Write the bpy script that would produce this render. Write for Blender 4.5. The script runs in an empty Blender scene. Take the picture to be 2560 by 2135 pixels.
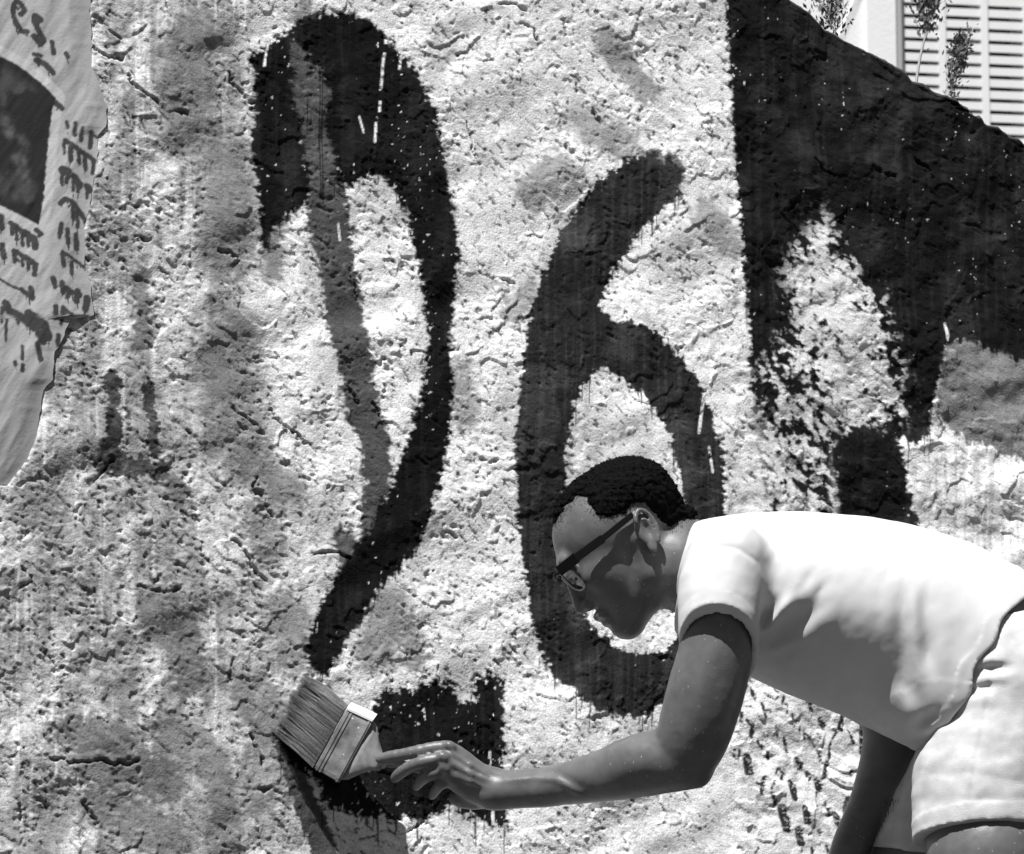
import bpy, math, random
import numpy as np
from mathutils import Vector

random.seed(7)
rng = np.random.default_rng(11)
SC = bpy.context.scene
COL = SC.collection

# ------------------------------------------------------------------ camera
CAM = np.array([0.0, -5.0, 0.55])
TGT = np.array([0.0, 0.0, 1.25])
FW = TGT - CAM
DIST = float(np.linalg.norm(FW))
FW = FW / DIST
RT = np.array([1.0, 0.0, 0.0])
UPV = np.cross(RT, FW)
LENS = 36.0 * DIST / 1.6
cam_d = bpy.data.cameras.new('camera')
cam = bpy.data.objects.new('camera', cam_d)
COL.objects.link(cam)
cam.location = CAM
cam.rotation_euler = Vector(FW).to_track_quat('-Z', 'Y').to_euler()
cam_d.lens = LENS
cam_d.sensor_width = 36.0
cam_d.clip_end = 500.0
cam_d.dof.use_dof = True
cam_d.dof.focus_distance = 4.72
cam_d.dof.aperture_fstop = 13.0
SC.camera = cam

# ------------------------------------------------------------------ light
SUN = np.array([-0.22, -0.352, 0.895]); SUN = SUN / np.linalg.norm(SUN)
world = bpy.data.worlds.new('World'); SC.world = world
world.use_nodes = True
wn = world.node_tree; wn.nodes.clear()
sky = wn.nodes.new('ShaderNodeTexSky'); sky.sky_type = 'NISHITA'; sky.sun_disc = False
sky.air_density = .35; sky.dust_density = .1
sky.sun_elevation = math.asin(SUN[2])
sky.sun_rotation = math.atan2(SUN[0], SUN[1])
bw = wn.nodes.new('ShaderNodeRGBToBW')
bg = wn.nodes.new('ShaderNodeBackground'); bg.inputs['Strength'].default_value = 0.05
wo = wn.nodes.new('ShaderNodeOutputWorld')
wn.links.new(sky.outputs[0], bw.inputs[0]); wn.links.new(bw.outputs[0], bg.inputs[0]); wn.links.new(bg.outputs[0], wo.inputs[0])
sun_d = bpy.data.lights.new('sun', 'SUN'); sun_d.energy = 5.0; sun_d.angle = math.radians(0.5)
sun_d.color = (1.0, 1.0, 1.0)
sun_o = bpy.data.objects.new('sun', sun_d); COL.objects.link(sun_o)
sun_o.rotation_euler = Vector(-SUN).to_track_quat('-Z', 'Y').to_euler()
SC.view_settings.view_transform = 'Standard'
try: SC.view_settings.look = 'None'
except Exception: pass
SC.view_settings.gamma = 1.0
SC.view_settings.use_curve_mapping = False
SC.view_settings.exposure = 0.66
SC.cycles.max_bounces = 4
SC.cycles.diffuse_bounces = 3

# ------------------------------------------------------------------ picture <-> world helpers
PPU = 2560.0 * LENS / 36.0
def W(px, py, Y):
    """point seen at (px,py) of the 2560x2135 photograph, on the plane y = Y"""
    d = FW + RT * ((px - 1280.0) / PPU) + UPV * (-(py - 1067.5) / PPU)
    t = (Y - CAM[1]) / d[1]
    return CAM + d * t
def mpp(Y):
    return (Y + 5.0) / FW[1] / PPU
def project(P):
    q = P - CAM
    z = q @ FW
    return 1280.0 + (q @ RT) / z * PPU, 1067.5 - (q @ UPV) / z * PPU
F = 2560.0 / 2100.0        # full view reading -> photograph pixels
def V(x, y, Y):            # same, from coordinates read at 2100 px width
    return W(x * F, y * F, Y)

WA, WB, WC = 0.38, 0.12, 0.030
def wall_y(x, z):
    return WA * x + WB * (z - 1.25) + WC
def on_wall(px, py, off=0.0):
    d = FW + RT * ((px - 1280.0) / PPU) + UPV * (-(py - 1067.5) / PPU)
    n = np.array([WA, -1.0, WB]); c = -(WC - WB * 1.25)
    t = (c - n @ CAM + off) / (n @ d)
    return CAM + d * t

# ------------------------------------------------------------------ noise
def vnoise(x, y, seed):
    r = np.random.default_rng(seed).random((256, 256), dtype=np.float32)
    xi = np.floor(x).astype(np.int32); yi = np.floor(y).astype(np.int32)
    fx = (x - xi).astype(np.float32); fy = (y - yi).astype(np.float32)
    fx = fx * fx * (3 - 2 * fx); fy = fy * fy * (3 - 2 * fy)
    x0 = xi & 255; x1 = (xi + 1) & 255; y0 = yi & 255; y1 = (yi + 1) & 255
    a = r[y0, x0]; b = r[y0, x1]; c = r[y1, x0]; d = r[y1, x1]
    return (a + (b - a) * fx) * (1 - fy) + (c + (d - c) * fx) * fy
def fbm(px, py, sx, sy=None, seed=1, octv=3, rot=0.0, gain=0.5):
    sy = sy or sx
    c, s = math.cos(math.radians(rot)), math.sin(math.radians(rot))
    u = (px * c + py * s) / sx; v = (-px * s + py * c) / sy
    out = np.zeros_like(u, dtype=np.float32); a = 1.0; tot = 0.0
    for o in range(octv):
        out += a * vnoise(u * 2 ** o + 13.7 * o, v * 2 ** o + 7.3 * o, seed + o * 101)
        tot += a; a *= gain
    return out / tot
def sstep(a, b, x):
    t = np.clip((x - a) / (b - a), 0, 1)
    return t * t * (3 - 2 * t)
def seg_dist(px, py, ax, ay, bx, by, ra, rb):
    dx, dy = bx - ax, by - ay
    L = dx * dx + dy * dy + 1e-9
    h = np.clip(((px - ax) * dx + (py - ay) * dy) / L, 0, 1)
    return np.hypot(px - ax - h * dx, py - ay - h * dy) - (ra + (rb - ra) * h)
def poly_sdf(px, py, poly):
    """signed distance, negative inside; evaluated only near the polygon"""
    P = np.array(poly, dtype=np.float32)
    out = np.full(px.shape, 1e3, dtype=np.float32)
    m = (px > P[:, 0].min() - 90) & (px < P[:, 0].max() + 90) & (py > P[:, 1].min() - 90) & (py < P[:, 1].max() + 90)
    x = px[m]; y = py[m]
    if x.size == 0: return out
    d = np.full(x.shape, 1e6, dtype=np.float32); ins = np.zeros(x.shape, bool)
    n = len(P)
    for i in range(n):
        ax, ay = P[i]; bx, by = P[(i + 1) % n]
        d = np.minimum(d, seg_dist(x, y, ax, ay, bx, by, 0, 0))
        if ay != by:
            cr = ((ay > y) != (by > y)) & (x < (bx - ax) * (y - ay) / (by - ay) + ax)
            ins ^= cr
    out[m] = np.where(ins, -d, d)
    return out
def strokes_sdf(px, py, strokes):
    out = np.full(px.shape, 1e3, dtype=np.float32)
    for st in strokes:
        pts, r = st[0], st[1]
        for i in range(max(1, len(pts) - 1)):
            a = pts[i]; b = pts[min(i + 1, len(pts) - 1)]
            lo_x = min(a[0], b[0]) - r - 40; hi_x = max(a[0], b[0]) + r + 40
            lo_y = min(a[1], b[1]) - r - 40; hi_y = max(a[1], b[1]) + r + 40
            m = (px > lo_x) & (px < hi_x) & (py > lo_y) & (py < hi_y)
            if m.any():
                out[m] = np.minimum(out[m], seg_dist(px[m], py[m], a[0], a[1], b[0], b[1], r, r))
    return out
def X(pts, k=F, ox=0.0, oy=0.0):
    return [(ox + k * a, oy + k * b) for a, b in pts]

# ------------------------------------------------------------------ what is painted on the wall (photograph pixels)
TWO = X([(625,38),(600,62),(560,90),(515,125),(527,160),(530,200),(520,300),(530,400),(536,450),(542,505),(548,500),(560,465),(600,428),(628,415),(640,380),
         (645,395),(660,400),(690,395),(735,372),(768,350),(795,372),(840,445),(868,570),(878,700),(870,800),(842,900),(800,1010),(762,1080),(700,1170),
         (650,1260),(628,1320),(645,1372),(668,1382),(692,1340),(722,1290),(790,1190),(850,1130),(880,1050),(908,950),(925,850),(920,700),(927,600),
         (935,500),(920,400),(903,300),(890,220),(850,150),(800,92),(770,58),(740,34),(700,26),(660,34)])
TWO_GREY = X([(600,72),(586,84),(588,140),(596,200),(610,260),(622,330),(628,400),(632,440),(640,470),(655,540),(668,620),(682,700),(700,780),(712,840),(738,900),(745,960),
              (752,1010),(740,1100),(725,1190),(760,1120),(800,1010),(793,930),(797,880),(775,830),(757,760),(748,690),(736,600),(720,520),(712,470),(706,420),
              (702,370),(690,310),(680,250),(684,200),(672,150),(640,110),(622,80)])
TWO_BASE = X([(760,1470),(785,1425),(830,1420),(870,1402),(925,1398),(945,1440),(975,1440),(983,1385),(1032,1388),(1030,1500),(1035,1610),(1040,1690),(985,1680),
              (930,1655),(880,1672),(800,1675),(720,1665),(672,1652),(655,1600),(600,1560),(560,1500),(620,1490),(700,1520)])
SIX = X([(1395,398),(1391,350),(1368,330),(1325,322),(1280,335),(1228,372),(1190,430),(1148,490),(1118,560),(1092,640),(1080,700),(1070,800),(1060,900),(1064,1000),
         (1070,1100),(1083,1200),(1092,1262),(1115,1322),(1150,1390),(1200,1432),(1270,1468),(1330,1462),(1372,1422),(1420,1390),(1460,1300),(1480,1200),(1484,1060),
         (1478,950),(1462,870),(1440,800),(1405,750),(1360,700),(1300,668),(1245,652),(1222,640),(1240,590),(1268,540),(1300,482),(1340,442)])
SIX_HOLE = X([(1222,755),(1190,790),(1170,832),(1160,910),(1155,1000),(1152,1100),(1165,1200),(1200,1275),(1240,1312),(1300,1345),(1360,1345),(1395,1300),(1412,1180),
              (1412,1050),(1402,990),(1388,940),(1370,880),(1340,822),(1295,782),(1250,755)])
BLACK = X([(1486,-90),(1497,100),(1503,200),(1511,300),(1520,400),(1526,500),(1531,600),(1541,690),(1546,800),(1590,860),(1700,890),(1722,1000),(1724,1100),(1890,1100),
           (1862,1020),(1848,960),(1843,890),(1870,905),(1903,893),(1915,800),(1930,742),(1933,706),(1970,700),(2020,725),(2100,757),(2600,985),(2600,-90)])
MOTTLE = X([(1600,560),(1620,500),(1660,470),(1680,415),(1712,440),(1740,500),(1790,560),(1825,620),(1845,700),(1860,780),(1872,850),(1830,895),(1790,880),(1722,905),
            (1725,1000),(1722,1120),(1560,1120),(1552,950),(1546,850),(1546,740),(1580,700),(1612,640)])
LOW_BLACK = X([(1722,905),(1790,872),(1838,892),(1850,985),(1870,1060),(1895,1110),(1735,1110),(1722,1000)])
GREY = X([(1936,722),(1975,703),(2030,726),(2100,757),(2600,985),(2600,1150),(2100,940),(2044,920),(1974,886),(1942,858),(1922,832),(1933,780)])
SHADE_EDGE = [(2150,1770),(2168,1840),(2160,1925),(2148,1995),(2126,2032),(2118,2160),(2200,2230),(2290,2160),(2330,1980),(2320,1800)]  # black wall paint, widened to paint the shade behind the far arm
C2 = lambda pts: X(pts, 0.28264, 1780, 1640)
LETTERS = [(C2([(280,205),(300,275)]),6),(C2([(345,290),(350,340),(385,400)]),5.5),(C2([(430,425),(440,480),(462,550)]),5),(C2([(440,480),(505,490)]),3.5),
 (C2([(612,365),(600,425),(652,450),(642,512)]),4),(C2([(692,522),(695,572),(730,580),(716,630)]),3.6),(C2([(766,620),(756,662)]),2.8),
 (C2([(805,670),(808,735)]),4.5),(C2([(810,690),(900,790)]),5),(C2([(865,715),(890,780)]),4),(C2([(935,840),(960,930)]),4),(C2([(250,505),(245,580)]),6),
 (C2([(295,575),(345,620),(335,700)]),6),(C2([(150,600),(115,680),(125,760)]),6.5),(C2([(186,822),(186,905),(230,908),(236,822)]),2.8),(C2([(300,890),(322,1030)]),11),
 (C2([(400,765),(445,815)]),6),(C2([(485,850),(492,900)]),5),(C2([(556,630),(578,722)]),4.5),(C2([(628,722),(668,860)]),4.5),(C2([(745,905),(795,975)]),7),
 (C2([(845,1030),(850,1060)]),6.5),(C2([(560,1050),(575,995),(625,1040),(600,1090)]),4.5),(C2([(450,1080),(430,1210)]),6),(C2([(392,1130),(455,1140)]),4.5),
 (C2([(540,1110),(512,1180)]),4),(C2([(690,1120),(718,1250)]),10),(C2([(520,1210),(550,1310)]),6),(C2([(610,1350),(655,1530)]),12),(C2([(805,1340),(828,1465)]),8),
 (C2([(755,1540),(780,1655)]),10),(C2([(1000,1300),(1030,1400)]),4.5),(C2([(1090,1400),(1105,1480)]),8),(C2([(845,425),(858,490)]),6),(C2([(945,565),(978,630)]),8),
 (C2([(1130,545),(1110,640)]),7),(C2([(1085,680),(1035,790),(1032,900)]),4.5),(C2([(1015,945),(980,1080)]),6),(C2([(925,1100),(945,1175)]),9),(C2([(920,1200),(922,1330)]),3),
 (C2([(1190,660),(1245,770)]),4.5),(C2([(1318,560),(1322,860)]),9),(C2([(1218,1030),(1222,1060)]),5),(C2([(1010,1680),(1030,1740)]),5),(C2([(880,1700),(885,1750)]),5),
 (C2([(1150,1230),(1230,1300)]),3),(C2([(1070,1090),(1160,1120)]),3),(C2([(940,1540),(960,1590)]),5),(C2([(480,240),(500,275)]),4),(C2([(540,290),(550,320)]),4)]
A1 = lambda pts: X(pts, 0.354, 0, 0)
A2 = lambda pts: X(pts, 0.354, 0, 560)
PANEL = A1([(-500,150),(-200,290),(0,410),(120,470),(240,560),(350,660),(388,705),(362,800),(330,1050),(300,1400),(268,1600),(140,1532),(0,1462),(-200,1360),(-500,1230)])
SCRIPT = [(A1([(140,112),(166,85),(150,45),(112,15),(86,60),(90,130),(110,180),(150,228),(186,236)]),5.2),(A1([(282,152),(242,118),(236,155),(270,230),(302,290),(282,322),(235,262)]),5.6),
 (A1([(360,300),(376,380)]),4.6),(A1([(460,385),(476,412)]),4.5),(A1([(230,388),(280,402)]),3.4),(A1([(250,430),(310,460),(370,522)]),6.2),(A1([(388,735),(430,775)]),5),
 (A1([(465,870),(470,912)]),3.2),(A1([(526,880),(520,960)]),4.4),(A1([(576,915),(565,1000)]),4.4),(A1([(640,942),(630,1042)]),5.6),(A1([(640,945),(684,972)]),2.6),
 (A1([(450,998),(540,1060),(660,1132)]),4.6),(A1([(448,1010),(448,1090)]),3),(A1([(490,1050),(492,1145)]),4.6),(A1([(545,1070),(555,1160)]),4),(A1([(597,1110),(598,1200)]),4.6),(A1([(656,1140),(650,1225)]),4.2),
 (A1([(435,1210),(470,1222)]),9.5),(A1([(432,1220),(430,1310)]),3.6),(A1([(465,1230),(462,1300)]),3.6),(A1([(515,1255),(560,1310)]),8),(A1([(515,1260),(512,1350)]),3.6),(A1([(548,1290),(545,1360)]),3.6),(A1([(610,1320),(632,1345)]),7),(A1([(612,1340),(610,1400)]),3),
 (A1([(420,1445),(450,1412),(515,1440),(600,1558)]),5),(A1([(505,1450),(510,1552)]),4.4),(A1([(540,1500),(546,1605)]),4),(A1([(428,1590),(415,1682)]),4.4),(A1([(470,1632),(476,1722)]),5),(A1([(530,1662),(536,1762)]),5),
 (A1([(0,1540),(6,1622)]),6),(A1([(72,1585),(132,1632)]),5.6),(A1([(76,1590),(80,1660)]),4),(A1([(110,1620),(112,1702)]),3.4),(A1([(150,1645),(228,1690),(242,1752)]),7.5),(A1([(150,1650),(152,1740)]),3.6),(A1([(190,1680),(192,1745)]),3.6),(A1([(246,1630),(282,1662)]),4.6),
 (A2([(8,160),(20,245)]),6),(A2([(90,200),(200,262),(242,292),(236,362)]),5.6),(A2([(95,205),(95,275)]),3.8),(A2([(150,240),(150,302)]),3.4),(A2([(196,270),(190,325)]),4.2),
 (A2([(436,210),(441,300)]),5),(A2([(436,205),(600,312)]),2.8),(A2([(500,280),(500,362)]),4),(A2([(368,388),(384,450)]),5.2),(A2([(430,420),(436,492)]),4.6),(A2([(430,445),(500,490),(560,505)]),5.4),
 (A2([(470,490),(470,525)]),4),(A2([(541,480),(536,552)]),6),(A2([(612,530),(600,602)]),8),(A2([(386,590),(384,665)]),5.2),(A2([(440,600),(430,702)]),5.2),(A2([(440,600),(505,655)]),3.2),(A2([(412,790),(404,852)]),5),
 (A2([(145,470),(222,532)]),4.5),(A2([(212,462),(222,530)]),5.5),(A2([(-40,385),(140,480)]),1.8),(A2([(32,570),(60,620),(150,672),(240,742)]),8.6),(A2([(195,645),(300,720),(332,800)]),11),
 (A2([(300,838),(268,780)]),8),(A2([(256,850),(282,962)]),5.6),(A2([(40,680),(34,832)]),2.6),(A2([(150,870),(150,962)]),2.8),(A2([(100,985),(104,1000)]),4),(A2([(152,1005),(150,1040)]),4.6),(A2([(4,600),(4,700)]),3)]
WHITE_DRIPS = [([(966,98),(957,160),(948,278)],3.4),([(940,296),(935,356)],3.2),([(1003,130),(998,172)],3),([(898,292),(908,332)],2.4),([(672,104),(664,140),(660,176)],3),
 ([(1762,985),(1748,1080)],4),([(1742,1100),(1743,1122)],3),([(1773,1118),(1782,1180)],3),([(1225,1880),(1225,1912)],3.4),([(1233,2030),(1234,2070)],3.6),([(2363,810),(2368,850)],4),([(845,560),(850,600)],3)]
SMEARS = [  # soft patches of old thin grey paint: points (2100 reading), radius, reflectance, softness
 ([(232,775),(236,870),(228,950)],16,.045,3),([(208,950),(230,900)],13,.08,8),([(302,795),(310,850),(317,925)],13,.05,3),([(240,950),(330,968)],22,.07,4),([(362,985),(366,1018)],20,.19,12),
 ([(290,560),(294,700)],17,.24,10),([(400,90),(390,260)],60,.24,55),([(470,330),(460,520)],55,.25,50),([(560,420),(560,560)],22,.24,26),([(470,700),(480,900)],70,.25,55),
 ([(520,960),(590,1010)],40,.24,45),([(640,60),(625,20)],26,.3,30),([(384,1290),(388,1400)],30,.20,14),([(330,1250),(340,1290)],50,.22,36),([(250,1310),(260,1420)],30,.34,40),
 ([(160,1500),(240,1520)],38,.22,22),([(190,1560),(330,1600)],46,.2,26),([(200,1650),(340,1720)],45,.22,30),([(345,1500),(440,1560)],40,.26,40),([(455,1610),(462,1751)],34,.22,24),
 ([(520,1420),(560,1500)],45,.26,34),([(590,1250),(600,1350)],40,.30,34),([(590,1580),(585,1625)],24,.34,12),([(520,1560),(530,1640)],30,.3,30),([(530,1060),(545,1120)],34,.3,40),
 ([(1240,80),(1330,190)],26,.34,16),([(1100,390),(1150,350)],38,.36,26),([(1280,300),(1200,250)],32,.38,36),([(1445,440),(1500,500)],30,.38,26),([(1090,600),(1050,640)],24,.4,22),
 ([(950,770),(955,850)],26,.38,22),([(1730,650),(1745,760),(1790,830)],17,.36,12),([(800,1240),(770,1330)],40,.30,36),([(840,1290),(850,1350)],22,.3,26),([(1240,1050),(1250,1180)],30,.55,30),
 ([(60,1040),(110,1080)],40,.34,40),([(1480,1100),(1500,1140)],30,.4,30),([(110,1700),(60,1751)],30,.4,30),([(700,1100),(720,1170)],22,.06,16),([(1330,330),(1380,345)],24,.16,8)]
CRACKS = [([(231,116),(274,146),(309,154)],4.5,7),([(326,197),(364,244),(394,261)],4.5,8),([(441,274),(476,287)],4,6),([(574,184),(600,223),(634,253)],4.5,7),([(549,617),(574,634),(596,664)],5,8),
 ([(274,73),(304,94)],4,6),([(343,587),(381,596)],4.5,6),([(677,1017),(724,1069),(760,1110)],4,7),([(639,1193),(656,1249),(681,1287)],4.5,8),([(591,1351),(617,1386),(634,1420),(660,1450)],5.5,10),
 ([(244,1193),(283,1141)],4,7),([(347,1462),(364,1475),(429,1477),(454,1471)],3.5,7),([(583,1659),(579,1706)],4,6),([(617,1839),(656,1908)],5,8),([(129,1895),(180,1908),(240,1895),(291,1912),(351,1895)],4.5,8),
 ([(643,1981),(707,1979)],4,7),([(1164,309),(1186,364),(1211,437)],2.6,5),([(1301,60),(1336,73),(1357,111)],4,5),([(1426,189),(1439,227)],3.5,5),([(1477,274),(1503,304)],4.5,6),([(1417,360),(1434,377)],5,6),
 ([(907,2092),(993,2079),(1057,2054)],4,7),([(2363,257),(2423,291),(2450,300)],5,10),([(1250,15),(1310,25)],3.5,5),([(1400,50),(1410,100)],3,4),([(1255,700),(1290,706)],4,5),([(585,1010),(640,1060),(667,1080)],4,7),
 ([(1960,520),(2000,500)],4,7),([(2030,400),(2090,440)],4,7),([(1930,470),(1950,500)],4,6),([(2180,420),(2230,450)],4,7),([(2290,400),(2330,440)],4,7),([(870,960),(900,1010)],5,7),([(930,1010),(965,1055)],4.5,8),
 ([(795,1385),(850,1390),(880,1400)],4,7),([(60,1420),(75,1460),(45,1475)],4,6),([(218,2010),(245,2050)],9,9),([(43,2020),(46,2040)],7,7),([(880,690),(900,740)],3.5,6),([(1210,1150),(1250,1155)],4,5),([(1120,1330),(1140,1345)],7,6)]
RPX = lambda px, py: sstep(700, 430, px)

def paint(px, py, wall=True):
    """reflectance of the painted surface; returns (albedo, grain height)"""
    px = px.astype(np.float32); py = py.astype(np.float32)
    g1 = fbm(px, py, 15, 8, 3, 3, 18)                     # plaster grain, slightly combed
    g2 = fbm(px, py, 7, 4, 9, 2, 18)
    mid = fbm(px, py, 60, 60, 21, 4)
    big = fbm(px, py, 330, 420, 33, 3)
    streak = fbm(px, py, 11, 260, 41, 3)
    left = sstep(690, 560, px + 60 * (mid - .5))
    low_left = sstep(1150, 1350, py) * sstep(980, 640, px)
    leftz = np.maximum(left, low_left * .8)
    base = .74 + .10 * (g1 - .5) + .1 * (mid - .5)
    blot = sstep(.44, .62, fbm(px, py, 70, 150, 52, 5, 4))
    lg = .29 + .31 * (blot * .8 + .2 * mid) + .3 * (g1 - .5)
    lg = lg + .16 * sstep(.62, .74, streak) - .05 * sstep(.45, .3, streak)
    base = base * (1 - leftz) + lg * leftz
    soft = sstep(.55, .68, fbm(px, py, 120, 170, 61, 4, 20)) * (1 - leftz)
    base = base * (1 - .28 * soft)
    # thin grey dirt in the pits, then slanted ticks painted as grain shadows
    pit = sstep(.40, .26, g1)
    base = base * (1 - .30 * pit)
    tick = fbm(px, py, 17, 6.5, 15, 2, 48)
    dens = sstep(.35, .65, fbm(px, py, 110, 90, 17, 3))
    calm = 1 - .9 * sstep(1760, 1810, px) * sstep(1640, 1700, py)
    tick_shade = calm * sstep(.775 - .075 * dens, .83 - .075 * dens, tick)
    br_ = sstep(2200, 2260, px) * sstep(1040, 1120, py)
    base = base * (1 - .72 * tick_shade * (1 - .7 * br_)) + .04 * br_
    wx = px + 12 * (fbm(px, py, 60, 7, 71, 2) - .5) + 14 * (mid - .5) + 8 * (g2 - .5)
    wy = py + 32 * (fbm(px, py, 10, 140, 73, 2) - .5) + 10 * (g2 - .5)
    alb = base
    for pts, r, ref, soft_ in SMEARS:
        q = X(pts)
        d = strokes_sdf(wx, wy, [(q, r * F)])
        m = d < soft_ * 2
        a = sstep(soft_ * F * .7, -soft_ * F * .5, d[m] + 34 * (g1[m] - .5)) * .9; ref = ref * .72
        alb[m] = alb[m] * (1 - a) + (ref + .10 * (g1[m] - .5)) * a
    # dark drips run below the painted strokes
    drp = fbm(px, py * 0 + 3.3, 5.0, 50, 83, 2)
    L = np.clip(drp - .68, 0, 1) * 520
    dark = np.zeros_like(px)
    def lay(poly, ref, dens, edge=5.0, hole=None, drips=1.0, rough=26.0, cut=None):
        nonlocal alb
        d = poly_sdf(wx, wy, poly)
        if hole is not None:
            d = np.maximum(d, -poly_sdf(wx, wy, hole))
        if cut is not None:
            d = np.maximum(d, cut)
        a = sstep(edge, -edge, d - 6 + rough * (g1 - .5))
        if drips:
            d2 = poly_sdf(px, py - L * drips, poly)
            if hole is not None: d2 = np.maximum(d2, -poly_sdf(px, py - L * drips, hole))
            a = np.maximum(a, sstep(2, -4, d2) * sstep(.68, .73, drp) * .8 * (d < 90))
        # specks of bare plaster where the paint skipped, thicker towards the edge
        dn = dens * (1 + .9 * sstep(-18, 0, d)) * (.3 + 1.7 * sstep(.42, .62, fbm(px, py, 45, 110, 91, 3)))
        g = fbm(px + 31, py, 8, 9, 93, 2)
        thr = .93 - .46 * dn
        skip = sstep(thr, thr + .06, g)
        a = a * (1 - skip * .85)
        br = fbm(px, py, 9, 190, 99, 3); pt = sstep(.50, .66, fbm(px, py, 80, 120, 100, 3))
        alb = alb * (1 - a) + (ref * (1 + .7 * (g1 - .5)) * (1 + (.7 * sstep(.48, .72, br) + 1.1 * pt) * (ref < .05))) * a
        return a
    lay(TWO_GREY, .08, .06, 7, rough=36, drips=.3)
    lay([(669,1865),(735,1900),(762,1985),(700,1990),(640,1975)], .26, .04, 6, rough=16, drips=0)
    lay([(690,1860),(737,1882),(784,1985),(815,2060),(842,2140),(850,2260),(800,2260),(784,2131),(755,2060),(729,1976)], .07, .02, 4, rough=14, drips=0)  # shadow of the brush, painted as a narrow dark band
    b = np.zeros_like(px)
    b = np.maximum(b, lay(TWO, .007, .13, 6, drips=.4, cut=-(poly_sdf(wx, wy, TWO_GREY) + 6) * (1 - sstep(1180, 1230, py)) - 1e3 * sstep(1180, 1230, py)))
    b = np.maximum(b, lay(TWO_BASE, .007, .16, 7, rough=34))
    b = np.maximum(b, lay(SIX, .020, .02, 4, hole=SIX_HOLE))
    lay(LOW_BLACK, .009, .10, 12)
    # the large black field, with a scuffed pale area inside
    dm = poly_sdf(wx, wy, MOTTLE)
    mot = sstep(30, -40, dm)
    before = alb.copy()
    ab = lay(BLACK, .009, .11, 5, rough=20)
    chip = .62 * fbm(px, py, 15, 10, 95, 3, 42) + .38 * fbm(px, py, 48, 30, 96, 2, 60)
    core = strokes_sdf(wx, wy, [(X([(1660,500),(1720,680),(1752,810)]), 34 * F)])
    thr = .64 - .155 * sstep(25, -75, dm) - .12 * sstep(70, -20, core) - .10 * sstep(1640 * F, 1560 * F, px) * sstep(850 * F, 950 * F, py)
    keep = sstep(thr - .08, thr + .08, chip)
    pale = .56 + .25 * (g1 - .5)
    for_m = pale * keep + .010 * (1 - keep)
    alb = alb * (1 - mot) + for_m * mot
    lay(LOW_BLACK, .009, .07, 10, rough=20)
    lay(GREY, .20, .0, 6, rough=18, drips=.25)
    st2 = sstep(.52, .70, fbm(px, py, 9, 300, 97, 2)) * sstep(1040, 1120, py) * sstep(2200, 2330, px)
    alb = alb * (1 - .25 * st2)
    ds = strokes_sdf(px + 5 * (g2 - .5) + 6 * (g1 - .5), py + 8 * (g1 - .5), LETTERS)
    a = sstep(2.2, -2.2, ds + .9 + 6 * (g1 - .5) + 5 * (g2 - .5)) * (1 - .4 * sstep(.6, .7, g2))
    alb = alb * (1 - a) + .035 * a
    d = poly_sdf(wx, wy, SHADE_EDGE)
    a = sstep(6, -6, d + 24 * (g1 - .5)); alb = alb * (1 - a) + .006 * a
    cwx = 34 * (fbm(px, py, 42, 42, 701, 3) - .5); cwy = 34 * (fbm(px, py, 42, 42, 703, 3) - .5)
    for pts, r, dep in CRACKS:
        dc = strokes_sdf(px + cwx, py + cwy, [(pts, .1)])
        a = sstep(r * .9, r * .2, dc + 5 * (g2 - .45)) * .5; alb = alb * (1 - a) + .05 * a * (alb > .05) + alb * a * (alb <= .05)
    dw = strokes_sdf(px, py, WHITE_DRIPS)
    a = sstep(1.5, -1.5, dw) * (fbm(px, py, 20, 30, 98, 2) > .36)
    alb = alb * (1 - a) + .66 * a
    dt = poly_sdf(wx, wy, [(191,794),(244,802),(241,884)]); a = sstep(4, -4, dt); alb = alb * (1 - a) + .26 * a
    return np.clip(alb, .005, .80), g1, g2, mid, big, leftz

# ------------------------------------------------------------------ object helpers
def tag(o, label=None, cat=None, group=None, kind=None):
    if label: o['label'] = label
    if cat: o['category'] = cat
    if group: o['group'] = group
    if kind: o['kind'] = kind
    return o
def link(name, me, mat=None, parent=None, smooth=True):
    o = bpy.data.objects.new(name, me); COL.objects.link(o)
    if mat is not None: me.materials.append(mat)
    if parent is not None: o.parent = parent
    if smooth and len(me.polygons):
        me.polygons.foreach_set('use_smooth', np.ones(len(me.polygons), dtype=bool))
    return o
def quad_mesh(name, verts, faces):
    me = bpy.data.meshes.new(name)
    verts = np.asarray(verts, dtype=np.float32); faces = np.asarray(faces, dtype=np.int32)
    me.vertices.add(len(verts)); me.vertices.foreach_set('co', verts.ravel())
    k = faces.shape[1]
    me.loops.add(faces.size); me.loops.foreach_set('vertex_index', faces.ravel())
    me.polygons.add(len(faces)); me.polygons.foreach_set('loop_start', np.arange(len(faces), dtype=np.int32) * k)
    me.update(calc_edges=True)
    return me
def grid_faces(nr, nc):
    i = np.arange(nr * nc).reshape(nr, nc)
    return np.stack([i[:-1, :-1], i[:-1, 1:], i[1:, 1:], i[1:, :-1]], -1).reshape(-1, 4)
def empty(name, loc):
    o = bpy.data.objects.new(name, None); COL.objects.link(o); o.location = loc; return o
def keep_place(o):      # parent at an Empty while vertices stay in world coordinates
    o.matrix_parent_inverse = o.parent.matrix_world.inverted() if False else o.matrix_parent_inverse
    return o
def put(o, root):
    o.parent = root; o.location = -Vector(root.location); return o
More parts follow.
